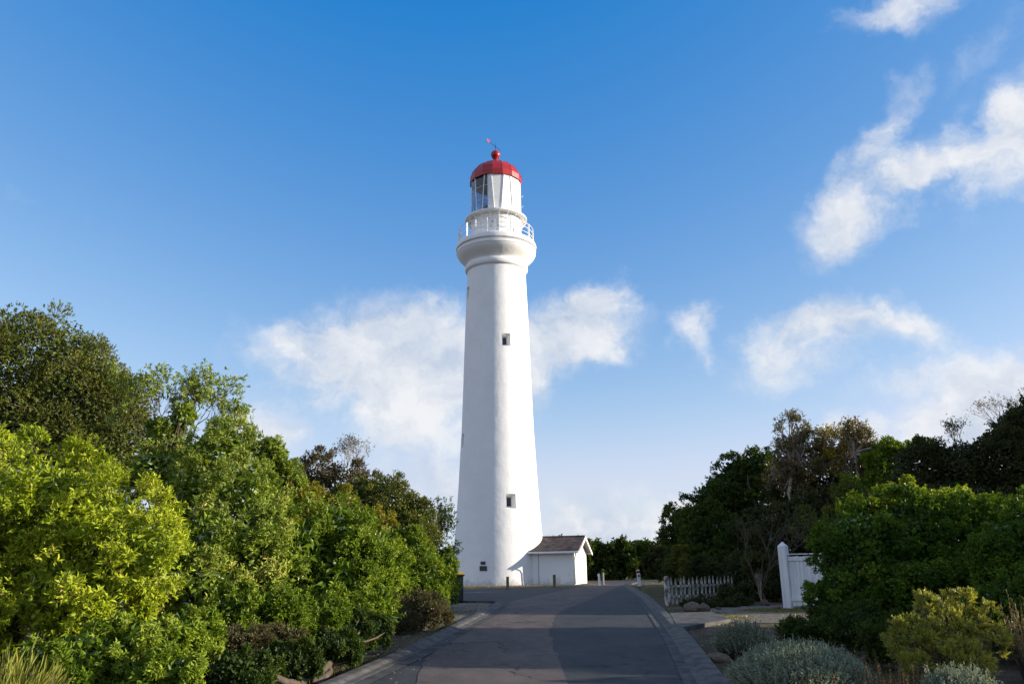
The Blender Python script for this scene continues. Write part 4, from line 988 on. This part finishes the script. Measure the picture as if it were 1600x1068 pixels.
bare('dead_shrub', 'spray of bare grey twigs on the skyline at the right edge', 'shrub', 1572, 690, 26, 1.5, .34, 12, m='palebark', tufts=.25, lm='brown', leaf=(.05, .02), levels=5, r0=.022, group=GR, k=4)
bare('dead_shrub', 'small bare spiky twigs on the skyline left of the larger spray', 'shrub', 1498, 705, 25, .95, .3, 13, tufts=.6, lm='deep', leaf=(.06, .02), levels=4, r0=.018, group=GR, k=5)
bare('dead_shrub', 'bare arching branches in the gloom right of the picket fence', 'shrub', 1190, 925, 27, 2.6, .4, 14, m='bark', levels=5, r0=.03, group=GR, tufts=.2, lm='deep')
bare('sapling', 'thin pale sapling stem right of the picket fence', 'sapling', 1190, 938, 25.6, 1.1, .09, 15, m='palebark', levels=2, r0=.02, tufts=.5, lm='deep', k=3)
plant('hedge_shrub', 'large glossy green hedge shrub at the right', 'hedge',
      [(1345, 870, 78, 88, 15.5), (1420, 850, 88, 88, 15.8), (1500, 855, 82, 82, 15.8), (1326, 930, 66, 55, 15), (1420, 930, 95, 70, 14.8), (1520, 930, 95, 80, 14.6)],
      22000, 7, (.055, .03), 'hedge', 50, None, sub=60, subr=(.09, .24), fill=.2, fr=(.45, .75), ff=1.6, depthf=.4)
plant('hedge_shrub', 'second hedge shrub nearer the camera at the right edge', 'hedge',
      [(1600, 880, 78, 90, 13), (1660, 860, 90, 110, 13), (1590, 960, 78, 75, 12.4), (1680, 980, 110, 110, 12)], 13000, 7, (.055, .03), 'hedge', 51, None, sub=50, subr=(.09, .24), fill=.2, fr=(.45, .75), ff=1.6, depthf=.4, tone=-.05)
hd = plant('hedge_shrub', 'ragged hedge shrub with lime new shoots, colour brightened for sunlight, behind the large glossy one', 'hedge',
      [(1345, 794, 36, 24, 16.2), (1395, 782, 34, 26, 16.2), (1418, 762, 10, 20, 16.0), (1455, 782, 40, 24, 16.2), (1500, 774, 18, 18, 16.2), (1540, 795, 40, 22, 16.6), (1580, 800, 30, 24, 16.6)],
      4200, 7, (.06, .032), 'yellow', 68, None, sub=26, subr=(.14, .4), fill=.05, depthf=.3, tone=-.08, low=-.4)  # yellow-green leaf colour stands in for sunlight on the hedge crest
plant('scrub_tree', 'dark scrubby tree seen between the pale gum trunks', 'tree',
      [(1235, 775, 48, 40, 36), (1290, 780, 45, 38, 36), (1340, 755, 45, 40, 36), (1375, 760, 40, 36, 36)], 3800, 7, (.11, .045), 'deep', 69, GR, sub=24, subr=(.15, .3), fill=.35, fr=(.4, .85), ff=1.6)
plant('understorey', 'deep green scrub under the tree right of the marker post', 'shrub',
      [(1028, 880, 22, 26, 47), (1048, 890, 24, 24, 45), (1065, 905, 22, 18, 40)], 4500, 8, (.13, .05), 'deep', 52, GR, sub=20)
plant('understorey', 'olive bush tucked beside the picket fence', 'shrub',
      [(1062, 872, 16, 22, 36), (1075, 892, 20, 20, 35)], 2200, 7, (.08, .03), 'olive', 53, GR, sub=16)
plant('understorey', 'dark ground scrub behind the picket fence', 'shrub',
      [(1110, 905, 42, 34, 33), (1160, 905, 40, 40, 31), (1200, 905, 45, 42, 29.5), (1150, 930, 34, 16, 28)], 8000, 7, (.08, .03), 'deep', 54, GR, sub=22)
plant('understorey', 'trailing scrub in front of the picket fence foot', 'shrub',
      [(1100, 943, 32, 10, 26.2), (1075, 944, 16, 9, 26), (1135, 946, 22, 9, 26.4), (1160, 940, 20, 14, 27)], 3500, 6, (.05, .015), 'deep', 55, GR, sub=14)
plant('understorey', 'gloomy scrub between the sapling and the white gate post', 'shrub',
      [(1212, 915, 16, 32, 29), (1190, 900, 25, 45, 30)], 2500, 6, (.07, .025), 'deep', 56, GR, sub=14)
plant('low_shrub', 'dark low shrub at the foot of the hedge', 'shrub',
      [(1290, 985, 48, 32, 13.8), (1345, 980, 50, 36, 13), (1400, 1000, 50, 40, 12), (1240, 985, 30, 20, 14.4)], 6500, 7, (.05, .016), 'dark', 57, None, sub=22)
plant('needle_shrub', 'wispy yellow green needle shrub in front of the hedge', 'shrub',
      [(1490, 985, 56, 40, 11), (1435, 1005, 52, 40, 10.8), (1530, 1000, 42, 40, 10.8), (1480, 1035, 75, 38, 10.6), (1447, 950, 13, 30, 11), (1478, 945, 12, 28, 11.2), (1510, 948, 13, 32, 11), (1548, 965, 12, 26, 10.9), (1405, 985, 13, 22, 10.8)], 10500, 12, (.045, .0065), 'needle', 58, None, sub=44, subr=(.12, .36), fill=.0, spread=(.1, .6), twig=700, tr=.02, depthf=.15, hole=.14, tone=.12)
stems('silver_shrub', 'wide shaded silver grey mound at the bottom right', 'shrub', 1250, 1075, 112, 76, 10.0, 2600, 26, (.032, .009), 'silver', 59, 'silver leaved shrubs by the right kerb', splay=.93, frac=.5, ang=(.3, 1.0), jit=.07, basej=.6)
stems('silver_shrub', 'smaller silver grey shrub behind the wide one near the driveway', 'shrub', 1163, 1015, 50, 48, 13.6, 900, 24, (.035, .01), 'silver', 60, 'silver leaved shrubs by the right kerb', splay=.9, frac=.55, ang=(.3, 1.0), jit=.12, basej=.6)
stems('silver_shrub', 'sunlit pale silver shrub cut by the bottom edge', 'shrub', 1502, 1085, 66, 66, 8.5, 1300, 30, (.034, .01), 'silver', 61, 'silver leaved shrubs by the right kerb', splay=.88, frac=.55, ang=(.3, 1.0), jit=.14, basej=.55)
stems('dry_shrub', 'thin orange seeding stems between the silver shrubs', 'shrub', 1390, 1085, 75, 55, 9.3, 110, 16, (.025, .012), 'rust', 62, splay=.6, frac=.4, ang=(.4, 1.2), jit=.25, basej=.8)
stems('dry_shrub', 'orange flowering stems in front of the wide silver mound', 'shrub', 1280, 1095, 45, 40, 8.9, 40, 16, (.025, .014), 'rust', 63, splay=.6, frac=.35, ang=(.4, 1.2), jit=.25, basej=.8)
stems('dry_grass', 'pale dry grass stalks at the right edge above the needle shrub', 'grass clump', 1600, 960, 34, 100, 10.8, 90, 40, (.05, .006), 'straw', 64, splay=.6, frac=.6, ang=(.1, .5), jit=.2)
# far thicket closing the road end: reads as one mass
rngf = np.random.default_rng(90)
fl = []
for i in range(22):
    px = 850 + i * 11 + rngf.uniform(-4, 4); top = 846 + rngf.uniform(-3, 5); fl.append((px, top + 20, 17, 22, 74 + rngf.uniform(-3, 3))); fl.append((px + 3, 872, 15, 18, 73)); fl.append((px + 5, 890, 16, 20, 72.5 + rngf.uniform(-1, 1)))
LBf = lobes_px(fl); Pf, Tf, tnf, SCf, SRf = crown(rngf, LBf, 13000, 14, (.25, .42), -.8, .5)
tag(leafmesh('distant_thicket', *rosettes(rngf, Pf, Tf, 7, .4, .2, (.4, 1.2), tnf), LM['dark'], None, (8, 74, .6), kind='stuff'), 'dense olive coastal thicket closing the end of the road')

# unseen trees added right of the frame to cast shade across the road
def offtree(label, x, y, r, h, seed, lm='dark'):
    z = gz(x, y)
    plant('coast_tree', label, 'tree', None, 1100, 6, (.46, .22), lm, seed, 'unseen trees added for their shade', sub=16, subr=(.25, .4), fill=.3,
          world_lobes=[(x, y, z + h * .5, r, r, h * .5), (x + r * .5, y + r * .4, z + h * .4, r * .8, r * .8, h * .4), (x - r * .4, y - r * .3, z + h * .35, r * .8, r * .8, h * .36)], base=(x, y), tr=.2)
offs_ = [(21, 15.0, 2.4, 5.2), (27, 12.5, 3.5, 5.8), (24.5, 28.2, 3.0, 8.5), (27, 33, 3.6, 8.0), (24, 24.2, 1.8, 8.5), (31, 38, 4.2, 10), (34, 43, 4.0, 10), (34, 47.2, 3.4, 9.5)]
for i, (x, y, r, h) in enumerate(offs_):
    offtree('unseen tree added on the right for its shade', x, y, r, h, 100 + i)

# ------------------------------------------------------------------ ground cover
def inpoly(P, poly):
    x, y = P[:, 0], P[:, 1]; ins = np.zeros(len(P), bool); n = len(poly)
    for i in range(n):
        x1, y1 = poly[i][0], poly[i][1]; x2, y2 = poly[(i + 1) % n][0], poly[(i + 1) % n][1]
        c = ((y1 > y) != (y2 > y)) & (x < (x2 - x1) * (y - y1) / (y2 - y1 + 1e-12) + x1); ins ^= c
    return ins
def cover(name, label, poly, n, leaf, lm, seed, up=True, patch=.0, cat=None, dz=.0):
    rng = np.random.default_rng(seed); poly = np.array([(p[0], p[1]) for p in poly]); lo, hi = poly.min(0), poly.max(0)
    Q = rng.uniform(lo, hi, (n, 2)); Q = Q[inpoly(Q, poly)]
    if patch: 
        f = wob(rng, np.c_[Q, np.zeros(len(Q))], 6, 1.4); Q = Q[f + rng.normal(size=len(f)) * .15 > patch - .3]
    m = len(Q); P = np.c_[Q, g(Q[:, 0], Q[:, 1]) + dz + (.0 if up else rng.uniform(.005, .03, m))]
    T = unit(np.c_[rng.normal(size=(m, 2)) * (.45 if up else 1), np.full(m, 1.0) if up else rng.normal(size=m) * .22]); Nn = unit(np.cross(T, rng.normal(size=(m, 3)) if up else np.cross(T, [[0, 0, 1.]]) + rng.normal(size=(m, 3)) * .3))
    s = rng.uniform(.5, 1.2, m)
    return tag(leafmesh(name, P, T, Nn, leaf[0] * s, leaf[1] * s, rng.uniform(0, 1, m), LM[lm], None, (float(Q[:, 0].mean()), float(Q[:, 1].mean()), 0.0), kind='stuff'), label)
Rp = [Vector((p.x, p.y, 0)) for p in offs(Rfar[:-1], -.42)]
Lp = [Vector((p.x, p.y, 0)) for p in offs(Lk, .42)]
cover('grass', 'sunlit clover and short grass on the gravel by the white gate', [gnd(*p) for p in ((1112, 957), (1150, 972), (1262, 968), (1262, 951), (1180, 950))], 26000, (.04, .013), 'clover', 201, patch=.5)
cover('grass', 'thin grass along the right kerb', [p + Vector((.1, 0, 0)) for p in Rp[1:]] + [p + Vector((1.6, 0, 0)) for p in Rp[::-1][:-1]], 45000, (.06, .01), 'grass', 202, patch=.45)
cover('leaf_litter', 'dry leaf litter along the left kerb', Lp + [p + Vector((-1.4, .3, 0)) for p in Lp[::-1]], 9000, (.05, .022), 'litter', 203, up=False)
cover('leaf_litter', 'scattered dry leaves and grit lying along the edges of the asphalt', Lp[:0] + [Vector((p.x, p.y, 0)) for p in offs(Lk, -.02)] + [Vector((p.x, p.y, 0)) for p in offs(Lk, -.75)][::-1], 2600, (.035, .018), 'litter', 207, up=False, dz=.02)
cover('leaf_litter', 'leaf litter and twigs on the right verge', [p + Vector((.05, 0, 0)) for p in Rp[:6]] + [Vector((14, 30, 0)), Vector((12, 18, 0)), Vector((8, 8, 0)), Vector((6, 4, 0))], 16000, (.045, .02), 'litter', 204, up=False)
cover('grass', 'dry grass strip at the foot of the lighthouse', [Vector((-20, 45.2, 0)), Vector((-9, 46.7, 0)), Vector((-3, 49.7, 0)), Vector((3, 52.4, 0)), Vector((3, 56, 0)), Vector((-4, 56, 0)), Vector((-20, 56, 0))], 16000, (.07, .02), 'drygrass', 205)
cover('grass', 'short weeds along the left kerb edge', [p + Vector((-.05, 0, 0)) for p in Lp] + [p + Vector((-.8, .2, 0)) for p in Lp[::-1]], 26000, (.06, .009), 'grass', 206, patch=.4)
print('LEAF TRIS', NT[0], 'objects', len(bpy.data.objects))
